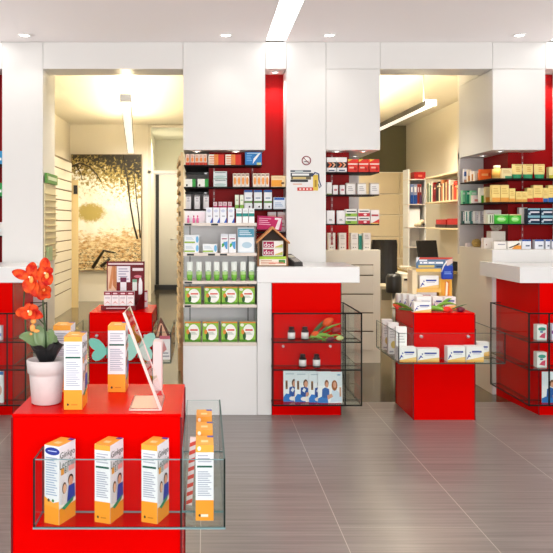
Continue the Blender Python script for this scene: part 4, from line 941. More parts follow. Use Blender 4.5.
w = .2; m = MB().box(-w/2, w/2, 0, .002, 0, .22, C('f2f5f7')); paint(m, D_LEAFLET2, (-w/2, 0, 0), (w, 0, 0), (0, 0, .22), (0, -1, 0), .0003); o = m.build('leaflet', loc=(PX(556, YS), YS, SB+.0045)); tag(o, 'leaflet of people in blue at bottom of the right showcase', 'leaflet')
o = carton('leaflet_stack', .09, .02, .22, 'eef2f4', [('r', 0, .9, 1, 1, '3c78b8'), ('e', .5, .4, .4, .2, 'd8b0a0')], (PX(-3, YS), YS, SB+.0045)); tag(o, 'white and blue leaflet stack in the left edge showcase', 'leaflet')
o = carton('medicine_box', .06, .05, .10, 'e8e8f0', [('r', 0, .3, 1, .5, '8890c0')], (PX(0, YS)-.02, YS, S1+.0045)); tag(o, 'small white box on upper shelf of left edge showcase', 'box')
# tulips ---------------------------------------------------------------
def tulip(head, direction, stem_pts, colm, size, label, leaves=(), lm=M_LEAFB, z0=0, sr=.004):
    base = Vector(stem_pts[0]); t = empty('tulip', base); tag(t, label, 'flower', 'tulips')
    m = MB().tube([Vector(p)-base for p in stem_pts]+[Vector(head)-base], sr, M_LEAF, 6); m.build('stem', t)
    d = Vector(direction).normalized(); q = d.to_track_quat('Z', 'Y').to_matrix(); m = MB(); L = size
    for k in range(6):
        a = k*math.pi/3; rr = .33 if k % 2 else .36; vs = []; fs = []
        for j in range(7):
            u = j/6; rad = L*rr*(math.sin(math.pi*min(1, u*.92+.04))**.7)*(1-.25*u)+.001; hw_ = .62*(math.sin(math.pi*(u*.93+.03)))**.6
            for i in range(5):
                b = a+(i/4-.5)*2*hw_; vs.append(q @ Vector((rad*math.cos(b), rad*math.sin(b), L*u))+Vector(head)-base)
        for j in range(6):
            for i in range(4): a_ = j*5+i; fs.append([a_, a_+1, a_+6, a_+5])
        m.add(vs, fs, colm, True)
    m.build('petals', t)
    for (p0, p1, p2, wd) in leaves:
        p0, p1, p2 = [Vector(p)-base for p in (p0, p1, p2)]; vs = []; fs = []; m = MB(); n = 9
        for j in range(n):
            u = j/(n-1); c = (1-u)**2*p0+2*u*(1-u)*p1+u*u*p2; tg = (2*(1-u)*(p1-p0)+2*u*(p2-p1)).normalized(); up = Vector((0, -.35, 1)); s = up-tg*up.dot(tg); s.normalize(); w_ = wd*math.sin(math.pi*(u*.9+.08))
            nrm = tg.cross(s)
            vs += [c-s*w_, c+nrm*w_*.35, c+s*w_]
        for j in range(n-1):
            for i in range(2): a_ = j*3+i; fs.append([a_, a_+1, a_+4, a_+3])
        m.add(vs, fs, lm, True); o = m.build('leaf', t)
        md = o.modifiers.new('thickness', 'SOLIDIFY'); md.thickness = .0012
M_TUO = mat('tulip_orange', rgb('ee5a18'), .45, noise=.25, nscale=60); M_TUR = mat('tulip_red', rgb('c81414'), .45, noise=.2, nscale=60)
M_TUP = mat('tulip_plum', rgb('6a0c2c'), .45, noise=.2, nscale=60); M_TUW = mat('tulip_cream_green', rgb('d8e090'), .45, noise=.15, nscale=60); M_TUDR = mat('tulip_dark_red', rgb('a00c14'), .45, noise=.2, nscale=60)
def P3(x, y, Y): return (PX(x, Y), Y, PH(y, Y))
zs = S1+.012
tulip(P3(323, 325, 5.33), (.8, 0, .5), [P3(309, 339, 5.33), P3(314, 333, 5.33)], M_TUO, .085, 'large orange tulip highest in the middle showcase', [(P3(309, 338, 5.34), P3(318, 326, 5.34), P3(326, 319, 5.34), .013), (P3(312, 337, 5.32), P3(320, 335, 5.32), P3(329, 324, 5.32), .011)], M_LEAF)
tulip(P3(331, 331, 5.31), (.9, 0, .12), [P3(315, 337, 5.31), P3(322, 335, 5.31)], M_TUDR, .075, 'dark red tulip at the right of the middle showcase', [(P3(314, 337, 5.33), P3(326, 327, 5.33), P3(342, 323, 5.33), .010), (P3(312, 339, 5.30), P3(320, 332, 5.29), P3(330, 335, 5.29), .011)])
tulip(P3(311, 335.5, 5.29), (.85, 0, .35), [P3(334, 338.5, 5.31), P3(322, 338, 5.30)], M_TUO, .060, 'small orange red tulip beside the dark bottle in the showcase', [(P3(310, 338, 5.285), P3(320, 333, 5.285), P3(334, 337, 5.285), .013)])
tulip(P3(325.5, 339, 5.285), (1, 0, 0), [P3(310, 340, 5.285), P3(318, 340, 5.285)], M_TUP, .066, 'plum tulip lying on the glass showcase shelf', [(P3(309, 338, 5.28), P3(316, 334, 5.28), P3(326, 341, 5.28), .012)])
tulip(P3(336, 338.2, 5.28), (1, 0, .05), [P3(322, 341, 5.29), P3(330, 339.5, 5.285)], M_TUW, .054, 'pale yellow green tulip bud at right end of showcase shelf', [(P3(322, 341, 5.275), P3(332, 333, 5.275), P3(342, 335.5, 5.275), .006)])
# =============================================================== RIGHT TABLE CONTENTS
D_MAG = [('r', 0, 0, 1, .12, 'eeb858'), ('p', [(.0, .12), (1, .12), (1, .34), (.6, .26), (.2, .16)], 'f4cc80'), ('r', .32, .60, .88, .72, '34489c'), ('r', .36, .50, .8, .54, 'a8aec8'), ('p', [(.02, .18), (.07, .18), (.20, .46), (.14, .5)], '3448a0'), ('p', [(.14, .34), (.26, .30), (.22, .38), (.16, .42)], '3448a0'), ('e', .22, .60, .035, .055, '3448a0')]
def mbox(x0, x1, yt, base, Y, label, d=.07, rz=0, grp='white boxes with blue figure and yellow base'):
    w = (x1-x0)*Y/F*.97; h = PH(yt, Y)-base
    o = carton('magnesium_box', w, d, h, 'f5f4f1', D_MAG, (PX((x0+x1)/2, Y), Y, base+.0006), rz, None, None, [('r', 0, 0, 1, .14, 'f0c060'), ('l', .15, .4, .85, .8, 4, 'c8ccd8')]); tag(o, label, 'box', grp)
b = TB; Yt = 5.12
mbox(398.5, 416.7, 347.6, b, Yt, 'leftmost white box in front of the right glass tray')
mbox(417.3, 439.5, 349, b, Yt, 'second white box from left in the right glass tray')
mbox(447.3, 465.6, 346.9, b, Yt, 'third white box from left in the right glass tray')
mbox(466.1, 484, 346.6, b, Yt, 'fourth white box from left in the right glass tray')
mbox(476.6, 489.3, 342.4, b, 5.34, 'rear white box in right wing of the glass tray')
D_TALL = [('l', .15, .5, .85, .85, 4, 'c8c8c8'), ('e', .5, .3, .25, .12, 'e4cc70'), ('r', .1, .05, .5, .1, 'a0a0a8')]
for i, (x, Y) in enumerate(((385.6, 5.60), (391.5, 5.42), (399.6, 5.20))):
    o = carton('tall_carton', .074, .045, .226, 'f6f5f2', D_TALL, (1.362, Y, b+.0006), -.05); tag(o, ('rear tall white carton in left wing of the right tray', 'middle tall white carton in left wing of the right tray', 'front tall white carton in left wing of the right tray')[i], 'carton', 'tall white cartons in the left wing')
T = TH
mbox(413.9, 431.5, 302.3, T, 5.285, 'front white box at the edge of the right red table top')
for i, (x0, x1, Y, yt) in enumerate(((398, 411, 5.66, 294), (403, 416, 5.575, 294.4), (409, 423, 5.49, 295), (416.5, 431.5, 5.40, 297))):
    mbox(x0, x1, yt, T, Y, f"{('rearmost', 'second rearmost', 'third rearmost', 'fourth rearmost')[i]} white box of the staggered row on the right table")
mbox(432.6, 443, 297, T, 5.46, 'white box in middle of the right red table top')
mbox(443.5, 456, 297, T, 5.52, 'white box at right rear of the right red table top')
# cardboard display on table
YDs = 5.60
t = empty('cardboard_display', (PX(433, YDs), YDs, T)); tag(t, 'cream cardboard counter display with blue header on right red table', 'display stand'); cx = PX(433, YDs)
q = lambda x: PX(x, YDs)-cx; g = lambda y: PH(y, YDs)-T
card = C('ecd8ae')
MB().box(q(412.5), q(453.5), .135, .14, 0.001, g(268), card).build('back_board', t)
m = MB(); m.box(q(412.5), q(417.5), 0, .135, .001, g(270.5), card); m.build('side_board', t); m = MB().box(q(440.5), q(453.3), .03, .134, .001, g(279), C('f0bc50')); m.build('side_panel', t)
m = MB(); m.box(q(416.5), q(441), .0, .134, g(290.6), g(289.8), card); m.box(q(416.5), q(441), -.004, 0, g(292.3), g(288.6), C('f0c068')); m.box(q(416.5), q(441), .0, .134, g(303), g(302), card); m.build('shelf', t)
m = MB().box(q(416), q(452.3), -.006, .0, g(268.4), g(257.3), C('5c7c9c'))
paint(m, [('r', 0, .82, 1, 1, 'c84838'), ('r', .08, .66, .3, .80, 'e8ecf2'), ('r', .10, .42, .74, .60, 'eef0f4'), ('r', .16, .46, .2, .56, '6080a0'), ('r', .3, .46, .34, .56, '6080a0'), ('r', .5, .46, .54, .56, '6080a0'), ('r', .06, .08, .5, .3, 'd8c070'), ('r', .55, .1, .8, .25, '304870'), ('p', [(0, .5), (.1, 1), (0, 1)], 'e8e8e8'), ('p', [(.85, .2), (1, .5), (1, .9), (.8, .7)], 'e0c8c0')], (q(416), -.006, g(268.4)), (q(452.3)-q(416), 0, 0), (0, 0, g(257.3)-g(268.4)), (0, -1, 0)); m.build('header_board', t)
MB().box(q(416), q(441), -.004, .002, g(271.8), g(268.5), C('f2c460')).build('fascia', t)
m = MB().box(-.001, .07, 0, .004, .0, g(279)-.005, C('f0a838')); 
paint(m, [('r', .35, .1, .85, .9, 'e88028'), ('p', [(.4, .25), (.6, .2), (.7, .85), (.5, .9)], 'f8ecd0'), ('r', .45, .1, .8, .3, '3c8c48')], (0, 0, 0), (.07, 0, 0), (0, 0, g(279)), (0, -1, 0)); o = m.build('pack_print', t); o.location = (q(442.5), .024, .001)
m = MB().cbox(q(441.5), q(452.7), -.012, .02, g(279.2), g(265.5), C('2244b0'), .006); paint(m, [('l', .2, .35, .85, .6, 2, '88a8e8')], (q(441.5), -.0125, g(279.2)), (q(452.7)-q(441.5), 0, 0), (0, 0, g(265.5)-g(279.2)), (0, -1, 0)); m.tube([(q(441), -.008, g(272)), (q(443), -.014, g(266)), (q(446), -.014, g(261.5))], .005, C('f0f0f0'), 6); m.build('blue_pouch', t)
o = carton('magnesium_box', 19*YDs/F, .06, .100, 'f5f4f1', D_MAG, (PX(430, YDs), YDs+.02, PH(289.6, YDs)+.001)); tag(o, 'white box on upper shelf of the cardboard display', 'box')
o = carton('magnesium_box', 19*YDs/F, .05, .074, 'f3ecea', [('l', .25, .4, .75, .7, 2, 'b05858')], (PX(428, YDs), YDs+.02, PH(301.8, YDs)+.001)); tag(o, 'white box with red print on lower shelf of cardboard display', 'box')
# tulips on right table
z = T+.012
def PT(x, Y, dz=.0): return (PX(x, Y), Y, T+.012+dz)
tulip(PT(442, 5.29, .004) , (1, -.2, .25), [PT(429, 5.34), PT(435, 5.32)], mat('tulip_scarlet', rgb('f02810'), .45, noise=.15, nscale=50), .064, 'red tulip with pale leaves at front of right table', [(PT(424, 5.33), (PX(432, 5.29), 5.285, T+.055), PT(447, 5.275), .018), (PT(426, 5.35), (PX(434, 5.31), 5.31, T+.05), PT(452, 5.33), .014)])
tulip(PT(446, 5.285), (1, 0, .1), [PT(431, 5.34), PT(439, 5.30)], M_TUR, .05, 'second red tulip right of the first on right table', [(PT(434, 5.34), (PX(442, 5.32), 5.32, T+.09), (PX(457, 5.32), 5.32, T+.05), .014), (PT(438, 5.36), (PX(446, 5.35), 5.35, T+.10), (PX(452, 5.35), 5.35, T+.09), .012)])
tulip(PT(456.5, 5.33), (1, 0, .12), [PT(442, 5.37), PT(450, 5.35)], M_TUP, .062, 'plum tulip at right end of the right red table', [(PT(450, 5.36), (PX(459, 5.34), 5.34, T+.04), (PX(467, 5.34), 5.34, T+.055), .005)], M_LEAF)
tulip(PT(399.5, 5.62), (-1, -.2, .15), [PT(415, 5.36), PT(407, 5.50)], M_TUO, .055, 'orange tulip lying at left edge of the right table', [((PX(412, 5.34), 5.34, T+.012), (PX(402, 5.45), 5.45, T+.05), (PX(393, 5.62), 5.62, T+.03), .010)])
tulip(PT(402, 5.42), (-1, 0, .2), [PT(417, 5.30), PT(410, 5.345)], M_TUR, .052, 'red tulip lying in front of the staggered white boxes', [((PX(414, 5.30), 5.30, T+.012), (PX(405, 5.36), 5.36, T+.02), (PX(390, 5.46), 5.46, T+.012), .009)], M_LEAF)
# =============================================================== REAR LEFT TABLE CONTENTS
Yd = 5.42; cx = PX(123, Yd)
t = empty('counter_display', (cx, Yd, TH)); tag(t, 'dark red counter display with leg photo on rear red table', 'display stand')
q = lambda x: PX(x, Yd)-cx; g = lambda y: PH(y, Yd)-TH
m = MB().box(q(104.5), q(143.3), .12, .126, 0.001, g(262.3), M_DARKRED)
paint(m, [('r', .04, .93, .96, .965, 'e8d0d4'), ('r', .03, .36, .26, .9, 'e8c0a0'), ('p', [(.05, .42), (.12, .42), (.22, .9), (.14, .9)], 'd08858'), ('p', [(.16, .5), (.26, .38), (.24, .9), (.18, .9)], 'c07848'), ('r', .27, .56, .62, .90, 'ece6ec'), ('l', .31, .6, .58, .87, 5, 'a8a0b8'), ('r', .68, .80, .96, .86, 'e8d8dc'), ('e', .82, .68, .1, .03, 'd07080'),
          ('r', .36, .38, .52, .62, 'f0e8ec'), ('r', .36, .56, .52, .66, '6c1c40'), ('r', .68, .38, .80, .6, 'dfe0dc'), ('r', .68, .56, .8, .62, '78a890'), ('p', [(.84, .3), (.94, .3), (.94, .56), (.9, .66), (.86, .64), (.84, .52)], 'f2eef0')], (q(104.5), .12, 0), (q(143.3)-q(104.5), 0, 0), (0, 0, g(262.3)), (0, -1, 0)); m.build('header_board', t)
m = MB().box(q(101), q(136), -.004, .0, .001, .034, M_DARKRED).box(q(101), q(136), 0, .12, .001, .012, M_DARKRED); m.add([(q(136), -.004, .001), (q(143.3), .12, .001), (q(143.3), .12, g(290)), (q(136), -.004, .035)], [[0, 1, 2, 3]], M_DARKRED); m.box(q(136)-.003, q(136), -.004, .12, .001, .034, M_DARKRED)
paint(m, [('l', .15, .3, .7, .7, 1, 'e0c8cc')], (q(101), -.004, 0), (q(136)-q(101), 0, 0), (0, 0, .034), (0, -1, 0)); m.build('tray', t)
for i, x in enumerate((107.6, 115.2, 122.8, 130.4)):
    o = carton('slim_box', 7.3*5.43/F, .05, .122, 'f2eeee', [('r', 0, .78, 1, 1, '8c1430'), ('r', .2, .84, .8, .92, 'f0d8dc'), ('l', .15, .55, .85, .7, 1, 'c8c0c8'), ('p', [(.1, .25), (.5, .42), (.9, .25), (.5, .36)], 'd88878')], (PX(x, 5.43), 5.43, TH+.0135)); tag(o, place_label('white and dark red boxes', i, 4, 'in the dark red display'), 'box', 'boxes in the dark red display')
o = carton('slim_box', .026, .04, .125, 'f4ecee', [('r', .2, .3, .8, .4, 'c86878'), ('r', 0, .9, 1, 1, 'a02040')], (PX(145.6, 5.62), 5.62, TH+.0006)); tag(o, 'single slim white box behind the dark red display', 'box')
# butterflies in the tray
def butterfly(x, Y, s, label, sx_=1.0, mt=M_TEAL):
    half = [(0, .52), (.08, .56), (.22, .76), (.42, .93), (.66, 1.0), (.88, .99), (.96, .86), (.90, .66), (.76, .52), (.62, .45), (.73, .37), (.80, .22), (.76, .06), (.60, -.04), (.40, -.01), (.22, .10), (.08, .24), (0, .27)]
    pts = [(a*s*sx_, b*s) for a, b in half]+[(-a*s*sx_, b*s) for a, b in half[::-1][1:-1]]
    t = empty('butterfly_cutout', (x, Y, TB+.004+.04*s)); tag(t, label, 'decoration', 'teal butterfly cutouts')
    MB().prismxz(pts, 0, .004, mt).build('wings', t); MB().tube([(0, -.003, .1*s), (0, -.004, .62*s)], .004, C('5aa898'), 6).build('body', t)
butterfly(PX(107.5, 5.15), 5.13, .150, 'teal butterfly cutout at left in the rear glass tray', .88)
butterfly(PX(138.5, 5.15), 5.13, .185, 'pale teal butterfly cutout at right in the rear glass tray', .66, mat('butterfly_pale', rgb('a8dccf'), .5, noise=.05))
# gable topped photo box in right wing
o = MB(); w = .112; o.box(-w/2, w/2, 0, .08, 0, .150, C('f2ecec')); vs = [(-w/2, 0, .150), (w/2, 0, .150), (-.012, 0, .285), (-w/2, .08, .150), (w/2, .08, .150), (-.012, .08, .285)]
o.add(vs, [(0, 1, 2), (3, 5, 4), (0, 2, 5, 3), (1, 4, 5, 2)], C('6a3a2c'))
paint(o, [('r', 0, .60, 1, .62, '5a2030'), ('p', [(.12, .56), (.85, .56), (.5, .88), (.38, .88)], 'd8a888'), ('p', [(.3, .56), (.5, .56), (.5, .84), (.42, .84)], '4a2418'), ('r', .35, .50, 1, .58, 'c86878'), ('p', [(.5, .15), (.8, .25), (.6, .45)], 'd89090'), ('l', .5, .05, .95, .2, 2, 'a0a0a8')], (-w/2, 0, 0), (w, 0, 0), (0, 0, .285), (0, -1, 0))
o = o.build('gable_box', loc=(PX(162, 5.2), 5.20, TB+.001)); tag(o, 'gable topped white box with brown photo in rear tray wing', 'box')
# =============================================================== FOREGROUND TABLE
D_F = [('r', 0, 0, 1, .27, 'f49a28'), ('r', 0, .93, 1, 1, 'f4a840'), ('r', .08, .70, .92, .725, '1c5c4c'), ('l', .12, .32, .88, .66, 12, 'a2a6ba'), ('l', .12, .76, .88, .90, 4, 'aeb2c2'), ('e', .22, .07, .06, .018, '28321c'), ('l', .4, .05, .75, .09, 1, 'c87818')]
D_R = [('r', 0, 0, 1, .20, 'f49a28'), ('p', [(0, .2), (1, .2), (1, .27), (.5, .21), (0, .26)], 'fdf6ea'), ('t', 'Ginkgo', .5, .86, .90, .105, '143028'), ('t', 'Lecithin', .5, .745, .92, .10, '145044'), ('r', .1, .62, .28, .70, 'e8a040'), ('t', 'B1', .42, .66, .2, .07, '3c5c28'), ('r', .56, .63, .92, .695, 'f0a8a0'),
       ('e', .30, .44, .13, .075, '5a3c2c'), ('e', .31, .43, .10, .06, 'e8b898'), ('e', .68, .51, .16, .07, '2c2420'), ('e', .68, .49, .13, .065, 'e0a888'), ('p', [(.45, .24), (.95, .26), (.92, .44), (.55, .44)], '2444a8'), ('p', [(.1, .24), (.44, .24), (.42, .37), (.15, .37)], 'e8e4e4'), ('p', [(.12, .2), (.9, .28), (.8, .22), (.3, .16)], '2c9468')]
D_BADGE = [('e', .28, .9, .26, .055, '2b3c98'), ('l', .12, .88, .42, .92, 1, 'c8d0f0')]
D_T = [('r', 0, 0, 1, 1, 'f6ab44'), ('r', .3, .25, .7, .5, 'fbd69a'), ('r', .65, .8, 1, 1, '4040a8')]
def gbox(x, Y, base, rz, label, w=.058, d=.11, h=.25, f=None):
    o = carton('ginkgo_carton', w, d, h, 'e9eaef', f or D_F, (x, Y, base+.0006), rz, 'f6ab44', None, D_R, D_T); tag(o, label, 'carton', 'orange and white ginkgo cartons'); return o
TRB = .431
D_FL = [('r', 0, 0, 1, .24, 'f49a28'), ('p', [(0, .24), (1, .2), (1, .3), (.6, .27), (0, .34)], 'f6a43c'), ('e', .55, .93, .5, .05, '2b3c98'), ('l', .25, .92, .85, .945, 1, 'c8d0f0'), ('l', .12, .36, .88, .86, 16, '9fb0cc'), ('e', .3, .30, .08, .02, '504828'), ('e', .6, .30, .08, .02, '387838')]
# origin is front centre; place by front-left corner measured in the photo
def gtray(xl, yb_l, label, rz=-.36, f=None):
    Yl = (H-TRB)*F/(yb_l-VY); w = .056; c_, s_ = math.cos(rz), math.sin(rz)
    return gbox(PX(xl, Yl)+c_*w/2, Yl+s_*w/2, TRB, rz, label, w, .092, .25, f)
gtray(44.5, 522.6, 'ginkgo carton with blue badge, leftmost in the foreground glass tray', -.42, D_FL)
gtray(94.7, 521.8, 'middle ginkgo carton of three in front of foreground table')
gtray(141.5, 521.8, 'right ginkgo carton of three in front of foreground table')
D_WING = [('r', 0, 0, 1, .27, 'f49a28'), ('r', 0, .90, 1, 1, 'f4a840'), ('e', .2, .95, .1, .03, 'fff0d8'), ('r', .08, .70, .92, .725, '1c5c4c'), ('l', .12, .32, .88, .66, 12, 'a2a6ba'), ('l', .12, .76, .88, .88, 3, 'aeb2c2'), ('e', .22, .07, .06, .018, '503c1c'), ('r', .3, .05, .7, .085, 'fbe8d0')]
for i, Y in enumerate((2.425, 2.60, 2.775)):
    gbox(PX(204.6, 2.425)-.001*i, Y, TRB, 0, ('front ginkgo carton in the right wing of foreground tray', 'middle ginkgo carton in the right wing of foreground tray', 'rear ginkgo carton in the right wing of foreground tray')[i], .058, .10, .245, D_WING)
# striped pack
m = MB(); w, d, h = .020, .30, .225
m.box(-w/2, w/2, 0, .03, 0, h, C('f4ecec'))
st = []
for i in range(8): z0 = i/8; st.append(('p', [(0, z0+.005), (1, z0+.045), (1, z0+.105), (0, z0+.065)], 'e05848'))
paint(m, st, (-w/2, 0, 0), (w, 0, 0), (0, 0, h), (0, -1, 0)); paint(m, st, (w/2, 0, 0), (0, .03, 0), (0, 0, h), (1, 0, 0))
o = m.build('striped_pack', loc=(PX(191.6, 2.6)-.008, 2.555, TRB+.001)); o.rotation_euler = (0, .06, 0); tag(o, 'red and white striped pack beside the cartons in the tray wing', 'pack')
# table top cartons
gbox(PX(73, 2.566), 2.566, TH, 0, 'ginkgo carton in front right of the orchid pot', .062)
gbox(PX(116.7, 2.83), 2.83, TH, 0, 'ginkgo carton standing behind the acrylic stand', .066, .10)
gbox(PX(62, 2.83), 2.83, TH, 0, 'ginkgo carton standing behind the orchid pot', .066, .10)
# acrylic sign holder
ax0, ax1 = PX(129, 2.55), PX(161.5, 2.55); t = empty('sign_holder', ((ax0+ax1)/2, 2.55, TH)); tag(t, 'clear acrylic slanted sign holder on foreground red table', 'sign holder')
w = (ax1-ax0)/2; m = MB(); pane(m, -w, w, 0, .20, .001, .006, M_ACRYL, M_ACEDGE); m.box(-w+.004, w-.004, .01, .19, .0062, .0068, mat('peach_insert', (.80, .42, .30), .25, noise=.08)); m.build('foot', t)
L_ = .355; ang = math.atan2(.126, .333); m = MB(); pane(m, -.005, 0, 0, .20, 0, L_, M_ACRYL, M_ACEDGE)
m.box(-.007, .002, -.001, .006, 0, L_, M_ACEDGE)
o = m.build('panel', t); o.location = (w, 0, .003); o.rotation_euler = (0, -ang, 0)
o = MB().cbox(-.017, .017, 0, .07, 0, .185, M_PINKAC, .002).build('paper_stack', loc=(PX(157.3, 2.85), 2.85, TH+.001)); tag(o, 'pinkish white upright paper stack behind the acrylic sign holder', 'paper stack')
# ---- orchid
Yp = 2.665; px0 = PX(46.5, Yp); t = empty('potted_orchid', (px0, Yp, TH)); tag(t, 'red orange orchid in a whitewashed pot on foreground table', 'potted plant')
MB().lathe([(.047, .001), (.052, .004), (.060, .10), (.060, .108), (.066, .110), (.070, .153), (.067, .156), (.063, .156), (.060, .14), (.055, .135)], M_POT, seg=36).build('pot', t)
MB().lathe([(.057, .138), (.03, .143), (.001, .145)], M_SOIL, seg=24).build('soil', t)
random.seed(4); m = MB(); vs = []; fs = []; n = 26
for j in range(5):
    u = j/4
    for k in range(n):
        a = 2*math.pi*k/n; r = .022+.038*u+(random.uniform(-.006, .008) if j == 4 else random.uniform(-.002, .002)); vs.append((r*math.cos(a), r*math.sin(a)*.8, .140+.070*u+(random.uniform(-.01, .008) if j == 4 else 0)))
for j in range(4):
    for k in range(n): fs.append([j*n+k, j*n+(k+1) % n, (j+1)*n+(k+1) % n, (j+1)*n+k])
m.add(vs, fs, M_BLACK); m.build('plastic_wrap', t)
def leafpart(p0, p1, p2, wd, mt, par, nm='leaf', cup=.25, nv=(0, -.6, .8)):
    p0, p1, p2 = map(Vector, (p0, p1, p2)); vs = []; fs = []; n = 12; K = 7
    for j in range(n):
        u = j/(n-1); c = (1-u)**2*p0+2*u*(1-u)*p1+u*u*p2; tg = (2*(1-u)*(p1-p0)+2*u*(p2-p1)).normalized()
        up = Vector(nv); nn = (up-tg*up.dot(tg)).normalized(); s = tg.cross(nn); w_ = wd*(math.sin(math.pi*(u*.92+.06))**.75)
        for i in range(K): v = (i/(K-1)-.5)*2; vs.append(c+s*w_*v+nn*(abs(v)**1.5)*w_*cup)
    for j in range(n-1):
        for i in range(K-1): a_ = j*K+i; fs.append([a_, a_+1, a_+K+1, a_+K])
    m = MB().add(vs, fs, mt, True); o = m.build(nm, par); md = o.modifiers.new('thickness', 'SOLIDIFY'); md.thickness = .0014; return o
def Q(x, y, Y=Yp): return (PX(x, Y)-px0, Y-Yp, PH(y, Y)-TH)
leafpart(Q(45, 350), Q(41, 338, 2.68), Q(38, 325, 2.67), .026, M_LEAFP, t); leafpart(Q(47, 350, 2.68), Q(50, 334, 2.68), Q(57, 342, 2.68), .024, M_LEAFP, t)
leafpart(Q(42, 350), Q(31, 334, 2.66), Q(19, 337, 2.66), .026, M_LEAFP, t); leafpart(Q(46, 352), Q(52, 330, 2.68), Q(47, 331, 2.7), .02, M_LEAFP, t)
MB().tube([Q(46, 352), Q(45.5, 335), Q(43.5, 310), Q(42.5, 295), Q(44, 282), Q(45, 276)], .0036, M_STEM, 8, .0028).build('stem', t)
MB().tube([Q(44, 354), Q(33, 345, 2.70), Q(26, 330, 2.7), Q(23.5, 305, 2.7), Q(24.5, 290, 2.7), Q(29, 280)], .0032, M_STEM, 8, .0024).build('stem', t)
MB().tube([Q(44.5, 325), Q(38, 318), Q(33, 314)], .0022, M_STEM, 8, .002).build('stem', t)
def bloom(cx_, cy_, Y, petals, lip=True):
    c = Vector(Q(cx_, cy_, Y)); f = MB().sphere(c, .007, M_PETALO, 10, 6).build('flower', t)
    for (ex, ey, dY, wd) in petals:
        e = Vector(Q(ex, ey, Y+dY)); mid = (c+e)/2+Vector((0, -.014, .003)); leafpart(c+(e-c)*.05, mid, e, wd, M_PETAL, f, 'petal', .35, (0, -1, .15))
    if lip:
        m = MB().sphere(c+Vector((.002, -.012, -.006)), .008, M_PETALO, 10, 6, (1, .8, 1.5)).sphere(c+Vector((-.004, -.016, .004)), .004, C('fbe8c8'), 8, 6); m.build('lip', f)
bloom(47, 274, 2.63, [(44.5, 257.5, .02, .019), (37, 271, .0, .02), (52, 268, .0, .015), (50, 285, -.02, .020), (42, 289, -.015, .020)])
bloom(31.5, 278, 2.62, [(12, 271.5, .0, .017), (33, 262, .02, .020), (41, 274, .01, .018), (27, 293, -.02, .022), (36, 297, -.02, .020)])
bloom(44, 290, 2.66, [(51, 292, .0, .018), (40, 300, -.01, .02), (34, 288, 0, .018), (50, 298, -.01, .014)], False)
bloom(30.5, 312, 2.63, [(15.5, 313, .0, .018), (26, 304.5, .02, .016), (38, 307, .01, .018), (43, 317, -.01, .017), (23, 318.5, -.02, .018), (34, 319, -.02, .016)])
f = MB().sphere(Q(33.5, 321, 2.62), .010, M_PETALO, 10, 8, (1, .8, 1)).sphere(Q(32.5, 328, 2.62), .010, M_PETALO, 10, 8, (1, .8, 1.3)).sphere(Q(36.5, 331, 2.62), .008, M_PETALO, 10, 8, (1.4, .8, .7)).sphere(Q(31, 334, 2.62), .005, M_PETALO, 8, 6).build('bud', t)
# =============================================================== RIGHT BACK ROOM
# beige wall cabinet
t = empty('wall_cabinet', (2.9, 12.6, 0)); tag(t, 'beige panelled wall cabinet at the back of the right room', 'cabinet')
Yw = 12.6; m = MB().box(-1.9, .6, 0, .5, 0, PH(172, Yw), M_RWALL); m.build('body', t)
zz = [PH(y, Yw) for y in (172.5, 194, 215, 237, 258, 290)]
for i in range(5):
    for x0, x1 in ((1.0, PX(398.6, Yw)), (PX(399.4, Yw), 3.5)):
        if i == 0 and x0 > 2: pass
        MB().cbox(x0-2.9, x1-2.9, -.02, -.001, zz[i+1]+.008, zz[i]-.008, M_SLAT if False else mat('beige_door', (.74, .62, .42), .45, noise=.04, nscale=6), .003).build('door', t)
# binder shelf facing the shop
Yb = 11.0; bx0, bx1 = PX(408.3, Yb), PX(426, Yb); t = empty('binder_shelf', ((bx0+bx1)/2, Yb, 0)); tag(t, 'white narrow shelf with binders in the right back room', 'shelf'); w = (bx1-bx0)/2
for s in (-1, 1): MB().box(*((-w, -w+.018) if s < 0 else (w-.018, w)), 0, .3, 0, PH(169, Yb) if s < 0 else PH(178, Yb), M_WHITE).build('side_panel', t)
MB().box(-w+.018, w-.018, .28, .3, 0, PH(178, Yb), M_WHITE).build('back_panel', t)
bz = [PH(179, Yb), PH(204, Yb), PH(227, Yb), PH(247, Yb)]
for z in bz: MB().box(-w-.0, w+.0, -.006, .279, z-.014, z, M_SHELFW).build('shelf', t)
o = carton('storage_box', .165, .2, .105, '98161a', [('r', .35, .3, .7, .6, 'c86850')], (PX(420.5, Yb), Yb+.03, bz[0]+.001)); tag(o, 'dark red storage box on top of the binder shelf', 'box')
for i, (x0, x1, c, c2) in enumerate(((410.4, 413.3, '6878a0', '1f4488'), (413.6, 417.2, '8890a8', '1f4488'), (417.6, 419.2, '8c3024', '8c3024'), (419.5, 421.6, '7a2c2c', '5a3c58'))):
    o = carton('binder', (x1-x0)*Yb/F, .22, .29, c, [('r', 0, 0, 1, .45, c2), ('r', .25, .6, .75, .85, 'd8d8d8')], (PX((x0+x1)/2, Yb+.02), Yb+.02, bz[1]+.001)); tag(o, ('leftmost grey and blue binder on the binder shelf', 'second grey and blue binder on the binder shelf', 'slim red binder on the binder shelf', 'slim plum binder right of the red binder')[i], 'binder', 'binders in the right back room')
o = carton('paper_holder', .16, .1, .27, 'eef0f2', [], (PX(415, Yb+.02), Yb+.05, bz[2]+.001)); tag(o, 'white paper holder on the third level of binder shelf', 'holder')
m = MB().sphere((0, 0, .035), .035, C('d8c8a8'), 12, 8).sphere((.04, .0, .075), .035, C('e0d0b0'), 12, 8).sphere((-.05, 0, .025), .025, C('cdbb98'), 12, 8).sphere((.06, -.02, .03), .022, C('302820'), 10, 6); o = m.build('plush_toy', loc=(PX(419.5, Yb), Yb+.02, bz[2]+.002)); tag(o, 'cream plush toy on the binder shelf', 'toy')
